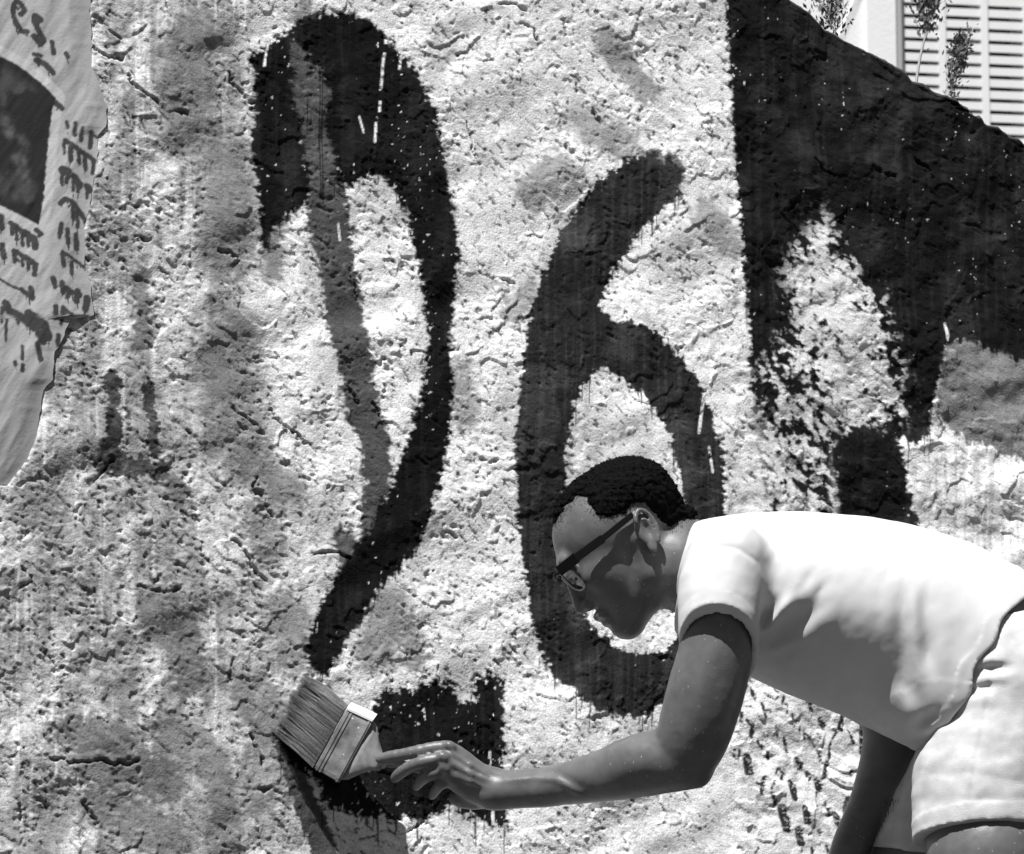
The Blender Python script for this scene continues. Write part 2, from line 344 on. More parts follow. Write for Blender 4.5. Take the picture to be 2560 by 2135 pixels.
class MB:
    def __init__(s): s.v = []; s.f = []
    def add(s, vs, fs):
        n = len(s.v); s.v += [tuple(map(float, p)) for p in vs]; s.f += [tuple(n + i for i in f) for f in fs]
    def box(s, c, ax, ay, az):
        c, ax, ay, az = map(np.asarray, (c, ax, ay, az))
        vs = [c + i * ax + j * ay + k * az for i in (-1, 1) for j in (-1, 1) for k in (-1, 1)]
        s.add(vs, [(0,1,3,2),(4,6,7,5),(0,4,5,1),(2,3,7,6),(0,2,6,4),(1,5,7,3)])
    def tube(s, pts, rad, n=6, cap=True, flat=None):
        pts = [np.asarray(p, float) for p in pts]; rings = []
        if not hasattr(rad, '__len__'): rad = [rad] * len(pts)
        prev = None
        for i, p in enumerate(pts):
            t = pts[min(i + 1, len(pts) - 1)] - pts[max(i - 1, 0)]; t = t / (np.linalg.norm(t) + 1e-9)
            if prev is None:
                a = np.cross(t, [0.13, 0.2, 1.0]); 
            else: a = prev - t * (prev @ t)
            a = a / np.linalg.norm(a); b = np.cross(t, a); prev = a
            rings.append([p + rad[i] * (math.cos(2 * math.pi * k / n) * a + math.sin(2 * math.pi * k / n) * b) for k in range(n)])
        vs = [v for r in rings for v in r]; fs = []
        for i in range(len(pts) - 1):
            for k in range(n):
                fs.append((i * n + k, i * n + (k + 1) % n, (i + 1) * n + (k + 1) % n, (i + 1) * n + k))
        if cap: fs += [tuple(range(n))[::-1], tuple((len(pts) - 1) * n + k for k in range(n))]
        s.add(vs, fs)
    def build(s, name, mat, parent=None, smooth=False):
        me = bpy.data.meshes.new(name); me.from_pydata(s.v, [], s.f); me.update()
        o = link(name, me, mat, None, smooth)
        if parent is not None: put(o, parent)
        return o

# ------------------------------------------------------------------ materials
def mat(name, col=.5, rough=.8, noise=0.0, nscale=60.0, bump=0.0, bscale=200.0, spec=.3, attr=None, flecks=None, sss=0.0, wave=None):
    m = bpy.data.materials.new(name); m.use_nodes = True; nt = m.node_tree
    b = nt.nodes['Principled BSDF']; b.inputs['Roughness'].default_value = rough
    b.inputs['Specular IOR Level'].default_value = spec
    tc = nt.nodes.new('ShaderNodeTexCoord')
    if attr:
        at = nt.nodes.new('ShaderNodeAttribute'); at.attribute_name = attr; src = at.outputs['Fac']
    else:
        v = nt.nodes.new('ShaderNodeValue'); v.outputs[0].default_value = col; src = v.outputs[0]
    if noise:
        n = nt.nodes.new('ShaderNodeTexNoise'); n.inputs['Scale'].default_value = nscale; n.inputs['Detail'].default_value = 5
        nt.links.new(tc.outputs['Object'], n.inputs['Vector'])
        mr = nt.nodes.new('ShaderNodeMapRange'); mr.inputs['From Min'].default_value = .25; mr.inputs['From Max'].default_value = .75
        mr.inputs['To Min'].default_value = 1 - noise; mr.inputs['To Max'].default_value = 1 + noise
        nt.links.new(n.outputs['Fac'], mr.inputs['Value'])
        mu = nt.nodes.new('ShaderNodeMath'); mu.operation = 'MULTIPLY'
        nt.links.new(src, mu.inputs[0]); nt.links.new(mr.outputs[0], mu.inputs[1]); src = mu.outputs[0]
    if flecks:
        vo = nt.nodes.new('ShaderNodeTexVoronoi'); vo.inputs['Scale'].default_value = flecks[0]
        mp = nt.nodes.new('ShaderNodeMapping'); mp.inputs['Scale'].default_value = flecks[3] if len(flecks) > 3 else (1, 1, 1)
        nt.links.new(tc.outputs['Object'], mp.inputs[0]); nt.links.new(mp.outputs[0], vo.inputs['Vector'])
        n2 = nt.nodes.new('ShaderNodeTexNoise'); n2.inputs['Scale'].default_value = 9; nt.links.new(tc.outputs['Object'], n2.inputs['Vector'])
        th = nt.nodes.new('ShaderNodeMath'); th.operation = 'MULTIPLY'; th.inputs[1].default_value = flecks[1]; nt.links.new(n2.outputs['Fac'], th.inputs[0])
        lt = nt.nodes.new('ShaderNodeMath'); lt.operation = 'LESS_THAN'; nt.links.new(vo.outputs['Distance'], lt.inputs[0]); nt.links.new(th.outputs[0], lt.inputs[1])
        mx = nt.nodes.new('ShaderNodeMix'); mx.data_type = 'FLOAT'; nt.links.new(lt.outputs[0], mx.inputs[0]); nt.links.new(src, mx.inputs[2]); mx.inputs[3].default_value = flecks[2]
        src = mx.outputs[0]
    cc = nt.nodes.new('ShaderNodeCombineColor')
    for i in range(3): nt.links.new(src, cc.inputs[i])
    nt.links.new(cc.outputs[0], b.inputs['Base Color'])
    if bump:
        n3 = nt.nodes.new('ShaderNodeTexNoise'); n3.inputs['Scale'].default_value = bscale; n3.inputs['Detail'].default_value = 4
        nt.links.new(tc.outputs['Object'], n3.inputs['Vector'])
        bp = nt.nodes.new('ShaderNodeBump'); bp.inputs['Strength'].default_value = 1.0; bp.inputs['Distance'].default_value = bump
        nt.links.new(n3.outputs['Fac'], bp.inputs['Height']); nt.links.new(bp.outputs[0], b.inputs['Normal'])
    if sss:
        b.inputs['Subsurface Weight'].default_value = sss; b.inputs['Subsurface Radius'].default_value = (.006, .006, .006); b.inputs['Subsurface Scale'].default_value = 1.0
    return m
M_WALL = mat('painted_plaster', rough=.92, attr='reflectance', noise=.30, nscale=400, bump=.0010, bscale=300, spec=.04)
M_PAPER = mat('pasted_paper', rough=.85, attr='reflectance', noise=.05, nscale=60, bump=.0004, bscale=260, spec=.2)
M_GROUND = mat('dark_earth', .05, .95, .3, 3, .01, 20)
M_SKIN = mat('skin', .112, .40, .20, 38, .00035, 700, .48, flecks=(120, .17, .30, (1, 1, .45)))
M_SHIRT = mat('white_cotton', .56, .95, .05, 40, .00035, 1500, .1, flecks=(30, .045, .3))
M_SHORTS = mat('pale_twill', .50, .95, .18, 34, .0006, 700, .1, flecks=(26, .06, .3))
M_HAIR = mat('cropped_hair', .008, 1.0, .6, 500, .003, 700, .02)
M_BLACKP = mat('black_plastic', .006, .35, spec=.2)
M_CLEAR = mat('clear_rim', .42, .2, spec=.6)

# ------------------------------------------------------------------ ground
me = quad_mesh('ground', [(-150, -60, 0), (150, -60, 0), (150, 240, 0), (-150, 240, 0)], [(0, 1, 2, 3)])
tag(link('ground', me, M_GROUND, smooth=False), 'dry bare earth under and around the wall', kind='structure')

# ------------------------------------------------------------------ the wall
EDGE_PX = [(-600,-230),(0,-250),(800,-240),(1400,-200),(1700,-150),(1850,-95),(1950,-35),(1994,0),(2021,17),(2049,44),(2063,59),(2090,68),(2113,84),(2146,102),(2201,135),(2234,155),(2259,168),
           (2278,193),(2311,204),(2339,226),(2380,240),(2408,257),(2450,284),(2461,304),(2491,309),(2519,331),(2546,337),(2560,350),(2700,440),(3000,700)]
ew = np.array([on_wall(a, b) for a, b in EDGE_PX])
xs = np.concatenate([np.linspace(-1.8, -.84, 40)[:-1], np.linspace(-.84, .96, 1070), np.linspace(.96, 1.7, 50)[1:]])
ztop = np.interp(xs, ew[:, 0], ew[:, 2]) - .012
ztop = np.where(xs > ew[-1, 0], np.maximum(ew[-1, 2] - (xs - ew[-1, 0]) * .8, .5), ztop)
nA, nB, nC, nL, nD = 20, 765, 20, 14, 14
zb = .56
tB = np.minimum(ztop - .004, 2.02)
rows = []
for t in np.linspace(0, 1, nA, endpoint=False): rows.append(t * np.full_like(xs, zb))
for t in np.linspace(0, 1, nB, endpoint=False): rows.append(zb + t * (tB - zb))
for t in np.linspace(0, 1, nC): rows.append(tB + t * (ztop - tB))
Z = np.array(rows); Xg = np.broadcast_to(xs, Z.shape).copy(); Yg = wall_y(Xg, Z)
P0 = np.stack([Xg, Yg, Z], -1).reshape(-1, 3)
px, py = project(P0)
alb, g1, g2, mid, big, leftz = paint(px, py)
# relief, in metres, towards the camera
H = .018 * (big - .5) + .010 * (fbm(px, py, 260, 90, 143, 2, -25) - .5) + .006 * (fbm(px, py, 130, 110, 141, 3, 30) - .5)
ter = fbm(px, py, 230, 150, 151, 4, 35) * 6
fr = ter - np.floor(ter)
H += sstep(.02, .9, fr) * .0020 * sstep(.52, .60, mid)
rough = (.28 + .95 * sstep(.40, .64, fbm(px, py, 80, 130, 161, 3))) * (.74 + .1 * leftz)
rough = rough * (1 - .35 * sstep(1120, 1200, px)) * (1 - .4 * sstep(2200, 2280, px) * sstep(850, 950, py))
rough = rough * (1 - .6 * sstep(2300, 2350, px) * sstep(850, 890, py))
rough = rough * (1 - .55 * sstep(1740, 1800, px) * sstep(1620, 1700, py))
blackz = sstep(1810, 1850, px)
H += rough * (.0013 * (g1 - .5) + .0010 * (g2 - .5))
tick = fbm(px, py, 17, 6.5, 15, 2, 48)
H -= .0019 * sstep(.68, .80, tick) * (1 - .8 * sstep(1760, 1810, px) * sstep(1640, 1700, py)) * (.4 + .6 * rough)
bump = fbm(px, py, 26, 18, 171, 3, 25)
H += .0012 * sstep(.54, .80, bump) * rough
pitf = fbm(px, py, 24, 17, 181, 2, 35)
H -= .0026 * sstep(.72, .80, pitf) * rough
H += leftz * .0009 * (fbm(px, py, 22, 15, 185, 3, 20) - .5)
H += blackz * .020 * (fbm(px, py, 120, 90, 191, 4, 40) - .5)
CWX = 34 * (fbm(px, py, 42, 42, 701, 3) - .5); CWY = 34 * (fbm(px, py, 42, 42, 703, 3) - .5)
for pts, r, dep in CRACKS:
    w_px = px + CWX; w_py = py + CWY
    d = strokes_sdf(w_px, w_py, [(pts, 0.1)])
    m = d < 30
    H[m] -= dep * .001 * sstep(r * 1.2, r * .2, d[m] + 9 * (g1[m] - .45)) * (.1 + 1.5 * g2[m])
    # the plaster stands a little proud on the sunny side of a crack
    d2 = strokes_sdf(w_px + 9, w_py + 12, [(pts, 0.1)]); m = d2 < 30
    H[m] += .0012 * sstep(14, 2, d2[m])
# a smooth rendered field under the pasted sheet
POSTER_EDGE = [(-80,226),(35,224),(88,228),(170,228),(205,247),(269,266),(318,264),(340,244),(396,243),(460,233),(531,219),(573,212),(670,212),(702,225),(790,232),(800,176),(854,152),(879,138),(949,130),(978,107),(1091,92),(1148,70),(1215,20)]
pe_y = np.array([a for a, b in POSTER_EDGE], float); pe_x = np.array([b for a, b in POSTER_EDGE], float)
under = sstep(6, -10, px - np.interp(py, pe_y, pe_x, right=-400)) * (py < 1215)
H = H * (1 - under) + under * -.001
nvec = np.array([WA, -1.0, WB]); nvec /= np.linalg.norm(nvec)
P1 = P0 + nvec * H[:, None]
P1 = P1.reshape(Z.shape + (3,))
# rounded lip at the top, then down the back
top = P1[-1]; lip = []; lip_h = []
for k in range(1, nL + 1):
    a = math.pi * .5 * k / nL
    R_ = .035
    q = top.copy()
    un = fbm(px.reshape(Z.shape)[-1] * 1.0, px.reshape(Z.shape)[-1] * 0 + 60 * k, 26, 40, 201, 3) - .5
    q[:, 1] += R_ * (1 - math.cos(a)) * 1.4 + .35 * (k / nL) ** 3
    q[:, 2] += R_ * math.sin(a) * .45 + un * .012 * math.sin(math.pi * k / nL / 1.3)
    lip.append(q)
back = []
for k in range(1, nD + 1):
    q = lip[-1].copy(); q[:, 1] += .02 * math.sin(k); q[:, 2] = lip[-1][:, 2] * (1 - k / nD); back.append(q)
ALL = np.concatenate([P1, np.array(lip), np.array(back)], 0)
nr, nc = ALL.shape[:2]
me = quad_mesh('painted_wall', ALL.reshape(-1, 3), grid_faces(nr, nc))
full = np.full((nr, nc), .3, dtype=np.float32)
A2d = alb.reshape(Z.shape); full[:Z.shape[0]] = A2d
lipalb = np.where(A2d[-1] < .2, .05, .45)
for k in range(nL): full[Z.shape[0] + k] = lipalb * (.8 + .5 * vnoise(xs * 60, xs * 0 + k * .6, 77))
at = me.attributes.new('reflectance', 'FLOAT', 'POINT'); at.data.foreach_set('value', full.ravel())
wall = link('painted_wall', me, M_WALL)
tag(wall, 'rough plastered wall painted with a big black 26 and a black field sloping down at right', 'wall')

# ------------------------------------------------------------------ the pasted sheet with script
nu, nv = 130, 430
yy = np.linspace(-80, 1213, nv); ex = np.interp(yy, pe_y, pe_x)
ex = ex + 5 * (vnoise(yy / 14, yy * 0, 5) - .5)
U = np.linspace(0, 1, nu) ** .8
PX = -260 + U[None, :] * (ex[:, None] + 260); PY = np.broadcast_to(yy[:, None], PX.shape)
pts = []
dirs = FW + RT * ((PX.reshape(-1, 1) - 1280.0) / PPU) + UPV * (-(PY.reshape(-1, 1) - 1067.5) / PPU)
n_ = np.array([WA, -1.0, WB]); c_ = -(WC - WB * 1.25)
t_ = (c_ - n_ @ CAM) / (dirs @ n_)
Pp = CAM + dirs * t_[:, None]
fx = PX.ravel(); fy = PY.ravel()
wr = fbm(fx, fy, 90, 260, 301, 4, 32) * 1.0
wr2 = fbm(fx, fy, 22, 90, 305, 3, 32)
edge_d = (ex[:, None] - PX).ravel()
off = .0065 + .005 * (wr - .5) + .0022 * (wr2 - .5) + .003 * sstep(30, 0, edge_d) * (fbm(fx, fy, 60, 60, 311, 2) - .35) + .006 * sstep(600, 1100, fy) * (fbm(fx, fy, 60, 300, 317, 3, 30) - .5)
off = .0028 + (off - .0028) * sstep(0, 60, edge_d)
Pp = Pp + nvec * off[:, None]
pap = .38 + .20 * (fbm(fx, fy, 60, 180, 321, 4, 20) - .5)
pap = pap * (1 - .28 * sstep(860, 960, fy) - .22 * sstep(.5, .62, fbm(fx, fy, 50, 170, 331, 3, 12)) * (fy < 420) * (fx > 125))
wxp = fx + 5 * (fbm(fx, fy, 9, 9, 341, 2) - .5)
dp = poly_sdf(wxp, fy, PANEL)
a = sstep(2, -2, dp)
facey = .020 + .04 * sstep(.5, .68, fbm(fx, fy, 45, 60, 351, 4, 20)) * sstep(-8, -40, dp)
bright = strokes_sdf(wxp, fy, [([(50, 345), (62, 372)], 9), ([(42, 400), (60, 440)], 14), ([(10, 300), (20, 330)], 14)])
facey = facey + .09 * sstep(10, -8, bright) * fbm(fx, fy, 12, 12, 353, 2)
border = sstep(26, 20, dp) * (dp > 1)
pap = pap * (1 - border) + .48 * border
pap = pap * (1 - a) + facey * a
drp = fbm(fx, fy * 0, 4, 10, 361, 1)
L = np.clip(drp - .45, 0, 1) * 40
ds = np.minimum(strokes_sdf(wxp, fy + 3 * (drp - .5), SCRIPT) - 1.6, strokes_sdf(fx, fy - L, SCRIPT) + 1.5)
a = sstep(1.6, -1.6, ds) * .93
pap = pap * (1 - a) + .025 * a
me = quad_mesh('poster', Pp, grid_faces(nv, nu)[:, ::-1])
at = me.attributes.new('reflectance', 'FLOAT', 'POINT'); at.data.foreach_set('value', pap.astype(np.float32))
tag(link('poster', me, M_PAPER), 'wrinkled grey paper poster with dark picture panel and drippy black script at the left edge', 'poster')

# ------------------------------------------------------------------ soft-body modelling: distance fields -> one continuous mesh
def nrm(v): v = np.asarray(v, float); return v / np.linalg.norm(v)
YAX = np.array([0.0, 1.0, 0.0])
def capsule(a, b, ra, rb=None, sq=1.0, n=YAX):
    """round tapered segment; sq > 1 makes it that much wider along n"""
    a = np.asarray(a, float); b = np.asarray(b, float); rb = ra if rb is None else rb; n = nrm(n)
    k = 1.0 / sq - 1.0
    ab = b - a; ab2 = ab + k * (ab @ n) * n; L = ab2 @ ab2 + 1e-12
    def f(P):
        q = P - a
        if sq != 1.0: q = q + k * (q @ n)[..., None] * n
        h = np.clip(q @ ab2 / L, 0, 1)
        return np.linalg.norm(q - h[..., None] * ab2, axis=-1) - (ra + (rb - ra) * h)
    return f
def ellipsoid(c, axes, rad):
    c = np.asarray(c, float); M = np.array([nrm(v) for v in axes]); rad = np.asarray(rad, float)
    def f(P):
        q = (P - c) @ M.T
        k0 = np.linalg.norm(q / rad, axis=-1); k1 = np.linalg.norm(q / (rad * rad), axis=-1) + 1e-9
        return k0 * (k0 - 1.0) / k1
    return f
def plane(p, n):
    p = np.asarray(p, float); n = nrm(n)
    return lambda P: (P - p) @ n
def inter(*fs): return lambda P: np.maximum.reduce([f(P) for f in fs])
def union(*fs): return lambda P: np.minimum.reduce([f(P) for f in fs])
def neg(f): return lambda P: -f(P)
def grow(f, r): return lambda P: f(P) - r
def chain(pts, rad, sq=1.0, n=YAX):
    sqs = sq if hasattr(sq, '__len__') else [sq] * len(pts)
    return [capsule(pts[i], pts[i + 1], rad[i], rad[i + 1], .5 * (sqs[i] + sqs[i + 1]), n) for i in range(len(pts) - 1)]
def smin(a, b, k):
    if k <= 0: return np.minimum(a, b)
    h = np.maximum(k - np.abs(a - b), 0) / k
    return np.minimum(a, b) - h * h * k * .25
def evaluate(ops, P, sel=None):
    D = np.full(P.shape[:-1], 1.0, dtype=np.float64)
    for i, (op, f, k) in enumerate(ops):
        if sel is None: idx = slice(None)
        else:
            idx = sel[i]
            if not idx.any(): continue
        Q = P[idx]
        if op == 'd': D[idx] = D[idx] - f(Q)
        elif op == 'i': D[idx] = np.maximum(D[idx], f(Q))
        else:
            v = f(Q)
            if op == 'u': D[idx] = smin(D[idx], v, k)
            elif op == 's': D[idx] = -smin(-D[idx], v, k)
    return D
def surface(ops, lo, hi, h, nb=8, mg=.010):
    lo = np.asarray(lo, float); B = h * nb
    nblk = np.ceil((np.asarray(hi) - lo) / B).astype(int)
    ii = np.stack(np.meshgrid(*[np.arange(n) for n in nblk], indexing='ij'), -1).reshape(-1, 3)
    C = lo + (ii + .5) * B
    R_ = B * .87
    near = []
    for op, f, k in ops:
        if op in ('d', 'i'): near.append(np.ones(len(C), bool))
        else: near.append(f(C) < R_ * 1.6 + k + .004 + mg)
    D = evaluate(ops, C)
    act = np.abs(D) < R_ * 1.25 + mg
    ii = ii[act]; near = [n[act] for n in near]
    o = np.arange(nb + 1)
    g = np.stack(np.meshgrid(o, o, o, indexing='ij'), -1).reshape(-1, 3)
    V_, K_, E_ = [], [], []
    NY, NX = int(nblk[1] * nb + 2), int(nblk[0] * nb + 2)
    corners = np.array([(a, b, c) for a in (0, 1) for b in (0, 1) for c in (0, 1)])
    edges = [(a, b) for a in range(8) for b in range(a + 1, 8) if np.abs(corners[a] - corners[b]).sum() == 1]
    for s0 in range(0, len(ii), 1500):
        sub = ii[s0:s0 + 1500]
        P = lo + (sub[:, None, :] * nb + g[None]) * h
        D = evaluate(ops, P, [n[s0:s0 + 1500] for n in near]).reshape(-1, nb + 1, nb + 1, nb + 1)
        c8 = np.stack([D[:, a:a + nb, b:b + nb, c:c + nb] for a, b, c in corners], -1)
        ins = c8 < 0
        m = ins.any(-1) & ~ins.all(-1)
        bi, ci, cj, ck = np.nonzero(m)
        if len(bi) == 0: continue
        dv = c8[m]
        acc = np.zeros((len(bi), 3)); cnt = np.zeros(len(bi))
        for a, b in edges:
            da, db = dv[:, a], dv[:, b]
            mm = (da < 0) != (db < 0)
            t = da[mm] / (da[mm] - db[mm])
            acc[mm] += corners[a] + t[:, None] * (corners[b] - corners[a]); cnt[mm] += 1
        cell = sub[bi] * nb + np.stack([ci, cj, ck], -1)
        V_.append(lo + (cell + acc / cnt[:, None]) * h)
        K_.append(cell[:, 0] + NX * (cell[:, 1] + NY * cell[:, 2]))
        s = dv < 0
        E_.append(np.stack([s[:, 0], s[:, 4], s[:, 2], s[:, 1]], -1))
    V_ = np.concatenate(V_); K_ = np.concatenate(K_); E_ = np.concatenate(E_)
    K_, u = np.unique(K_, return_index=True); V_ = V_[u]; E_ = E_[u]
    st = [1, NX, NX * NY]
    faces = []
    for ax in range(3):
        m = E_[:, 0] != E_[:, ax + 1]
        b, c = st[(ax + 1) % 3], st[(ax + 2) % 3]
        k = K_[m]; q = np.stack([k, k - b, k - b - c, k - c], -1)
        j = np.searchsorted(K_, q); j = np.clip(j, 0, len(K_) - 1)
        ok = (K_[j] == q).all(-1); j = j[ok]; s = E_[m, 0][ok]
        faces.append(np.where(s[:, None], j, j[:, ::-1]))
    return V_, np.concatenate(faces)
def soft_mesh(name, ops, lo, hi, h, material, root, mg=.008):
    v, f = surface(ops, lo, hi, h, 8, mg)
    v = v - np.asarray(root.location)
    me = quad_mesh(name, v, f)
    o = link(name, me, material); o.parent = root
    return o
def smooth_pts(pts, n=3):
    P = np.asarray(pts, float); out = []
    for i in range(len(P) - 1):
        p0 = P[max(i - 1, 0)]; p1 = P[i]; p2 = P[i + 1]; p3 = P[min(i + 2, len(P) - 1)]
        for k in range(n):
            t = k / n
            out.append(.5 * ((2 * p1) + (-p0 + p2) * t + (2 * p0 - 5 * p1 + 4 * p2 - p3) * t * t + (-p0 + 3 * p1 - 3 * p2 + p3) * t ** 3))
    out.append(P[-1]); return np.array(out)
def limb(spec, n=3, sq=1.0):
    """spec rows: (x, y, radius, depth) at 2100 reading -> capsules"""
    S = smooth_pts([(a * F, b * F, r * F, y) for a, b, r, y in spec], n)
    pts = [W(a, b, y) for a, b, r, y in S]; rad = [r * mpp(y) for a, b, r, y in S]
    return pts, rad, chain(pts, rad, sq)
def folds(lines):
    """shallow ridges (+) and valleys (-) of cloth, running through the depth of the garment"""
    def f(P):
        px_, py_ = project(P.reshape(-1, 3)); out = np.zeros(len(px_))
        for pts, amp, wd in lines:
            xs_ = [p[0] for p in pts]; ys_ = [p[1] for p in pts]; g_ = 3.2 * wd
            mk = np.nonzero((px_ > min(xs_) - g_) & (px_ < max(xs_) + g_) & (py_ > min(ys_) - g_) & (py_ < max(ys_) + g_))[0]
            if len(mk) == 0: continue
            px = px_[mk]; py = py_[mk]
            d = np.full(len(px), 1e3)
            for i in range(len(pts) - 1):
                (ax, ay), (bx, by) = pts[i], pts[i + 1]
                dd = seg_dist(px, py, ax, ay, bx, by, 0, 0); d = np.minimum(d, dd)
            e = np.exp(-(d / wd) ** 2)
            # fade at both ends
            t0 = np.hypot(px - pts[0][0], py - pts[0][1]); t1 = np.hypot(px - pts[-1][0], py - pts[-1][1])
            out[mk] += amp * .001 * e * sstep(0, max(70, wd * 4), t1) * sstep(0, max(70, wd * 4), t0 + wd * .3)
        return out.reshape(P.shape[:-1])
    return f
def crumple(amp, sx, sy, seed, rot=0):
    def f(P):
        px, py = project(P.reshape(-1, 3))
        return (amp * (fbm(px, py, sx, sy, seed, 3, rot) - .5)).reshape(P.shape[:-1])
    return f

# ------------------------------------------------------------------ the man
man = empty('person', tuple(W(2400, 1900, -.28) * np.array([1, 1, 0])))
tag(man, 'bending man in white t-shirt, pale shorts and glasses, painting the wall', 'person')
YM = -.235                                      # his middle plane
# head frame: F_ forward, U_ crown, S_ side
C4 = lambda x, y, Y=YM: W(1350 + .28553 * x, 1120 + .28553 * y, Y)
H0 = C4(620, 850)
F_ = nrm(C4(620 - 82, 850 + 57) - H0); U_ = nrm(C4(620 - 57, 850 - 82) - H0); U_ = nrm(U_ - (U_ @ F_) * F_); S_ = nrm(np.cross(F_, U_))
if S_[1] > 0: S_ = -S_                          # towards the camera
turn = math.radians(1)                          # face turned a little to the camera
F_, S_ = nrm(F_ * math.cos(turn) + S_ * math.sin(turn)), nrm(S_ * math.cos(turn) - F_ * math.sin(turn))
KH = mpp(YM) / .000581
def hp(f, u, s=0.0): return H0 + KH * (F_ * f + U_ * u + S_ * s)
AX = (F_, U_, S_)
def hs(f, u, s, r): return ellipsoid(hp(f, u, s), AX, np.array(r if hasattr(r, '__len__') else (r, r, r)) * KH)
def hc(a, b, ra, rb=None, **k): return capsule(hp(*a), hp(*b), ra * KH, (ra if rb is None else rb) * KH, **k)
body = []
def U(f, k=.01): body.append(('u', f, k))
def S(f, k=.004): body.append(('s', f, k))
# trunk and legs first
tr_spec = [(1500,1205,90,YM),(1560,1215,125,YM),(1660,1235,140,YM),(1760,1262,138,YM),(1860,1300,132,YM),(1960,1350,135,YM),(2060,1400,150,YM)]
_, _, caps = limb(tr_spec, 1, 1.36)
for c in caps: U(c, .03)
for c in limb([(2030,1352,166,YM),(2130,1368,168,YM)], 1, 1.16)[2]: U(c, .03)
NHX = (2070, 1440, 118, -.31); FHX = (2070, 1455, 118, -.15)
near_leg = limb([NHX, (2045,1560,120,-.325), (2030,1690,112,-.345), (2026,1760,108,-.376), (2024,1860,92,-.38), (2010,1990,74,-.37)], 2)
for c in near_leg[2]: U(c, .03)
knee = near_leg[0][-1]; ank = np.array([knee[0] + .05, knee[1] + .02, .09])
for c in chain([knee, .55 * knee + .45 * ank, ank], [.056, .056, .036]): U(c, .02)
for c in chain([ank, ank + [-.06, -.01, -.045], ank + [-.17, -.02, -.06]], [.038, .036, .024]): U(c, .02)
far_leg = limb([FHX, (1990,1600,112,-.14), (1900,1740,96,-.12), (1800,1900,72,-.11)], 2)
for c in far_leg[2]: U(c, .03)
knee2 = far_leg[0][-1]; ank2 = np.array([knee2[0] + .02, knee2[1] - .02, .09])
for c in chain([knee2, .55 * knee2 + .45 * ank2, ank2], [.056, .056, .036]): U(c, .02)
for c in chain([ank2, ank2 + [-.06, -.01, -.045], ank2 + [-.17, -.02, -.06]], [.038, .036, .024]): U(c, .02)
# neck
nk = [C4(960, 960), C4(1180, 1020), C4(1420, 1120)]
for c in chain(nk, [.056, .060, .066], 1.05): U(c, .02)
U(capsule(C4(1050, 700), C4(1330, 830), .030, .034), .02)      # back of the neck
# cranium and face
U(hs(-.022, .018, 0, (.0965, .083, .0765)), .012)
U(hs(-.060, .040, 0, (.058, .052, .066)), .02)
U(hs(.018, -.045, 0, (.055, .074, .056)), .018)
U(hs(.022, -.030, 0, (.046, .050, .063)), .02)
U(hs(.047, -.102, 0, (.019, .021, .023)), .018)
for s in (-1, 1):
    U(hc((.044, -.104, .006 * s), (-.020, -.070, .050 * s), .0175, .017), .022)
    U(hc((-.022, -.070, .050 * s), (-.034, -.020, .062 * s), .015, .014), .02)
    U(hs(.040, -.026, .040 * s, (.026, .020, .018)), .014)
U(hc((.070, .016, -.030), (.070, .016, .030), .0105), .012)
for s in (-1, 1):
    S(hs(.090, -.004, .031 * s, (.020, .014, .019)), .012)
    U(hs(.062, -.006, .031 * s, .0128), .003)
    U(hc((.070, .003, .018 * s), (.066, .004, .044 * s), .0045), .004)
U(hc((.074, .004, 0), (.084, -.040, 0), .0068, .0092), .008)
U(hs(.0855, -.0490, 0, (.0118, .0108, .0135)), .006)
for s in (-1, 1):
    U(hs(.0755, -.0525, .0140 * s, (.0105, .0088, .0070)), .005)
    S(hs(.079, -.0605, .0070 * s, (.0055, .0045, .0032)), .002)
for a, b in ((-1, 0), (0, 1)):
    U(hc((.069, -.0750, .020 * a), (.069, -.0750, .020 * b), .0068), .004)
    U(hc((.0670 + (.0075 if a == 0 else 0), -.0755 + (.0008 if a == 0 else 0), .019 * a), (.0670 + (.0075 if b == 0 else 0), -.0755 + (.0008 if b == 0 else 0), .019 * b), .0066, .0066), .004)
    U(hc((.0618 + (.0068 if a == 0 else 0), -.0905, .017 * a), (.0618 + (.0068 if b == 0 else 0), -.0905, .017 * b), .0074, .0074), .004)
S(hc((.081, -.0830, -.018), (.081, -.0830, .018), .0032), .003)
U(hs(.060, -.082, 0, (.014, .014, .020)), .006)
S(hc((.079, -.0985, -.010), (.079, -.0985, .010), .0055), .008)
# ears
for s in (-1, 1):
    ctr = hp(-.0435, -.015, .0745 * s); out_ = nrm(S_ * s * .90 - F_ * .42); up_ = nrm(U_ * .97 - F_ * .20); fr_ = nrm(np.cross(up_, out_)); fr_ = fr_ if fr_ @ F_ > 0 else -fr_
    U(ellipsoid(ctr + out_ * .004, (fr_, up_, out_), (.0155, .0285, .0058)), .005)
    ring = [ctr + out_ * (.0105) + fr_ * (-.0150 * math.cos(a)) + up_ * (.0285 * math.sin(a)) for a in np.linspace(-.9, 2.6, 12)]
    for i in range(len(ring) - 1): U(capsule(ring[i], ring[i + 1], .0036, .0036), .002)
    S(ellipsoid(ctr + out_ * .0115 + fr_ * .001 - up_ * .002, (fr_, up_, out_), (.0085, .0165, .0065)), .002)
    anti = [ctr + out_ * .0085 + fr_ * (-.0085 * math.cos(a)) + up_ * (-.002 + .017 * math.sin(a)) for a in np.linspace(-.8, 1.5, 6)]
    for i in range(len(anti) - 1): U(capsule(anti[i], anti[i + 1], .0024, .0024), .002)
    U(hs(-.0325, -.022, .0800 * s, (.0040, .0055, .0040)), .002)
    U(ellipsoid(ctr - up_ * .0285 + out_ * .006 + fr_ * .002, (fr_, up_, out_), (.0078, .0090, .0050)), .004)
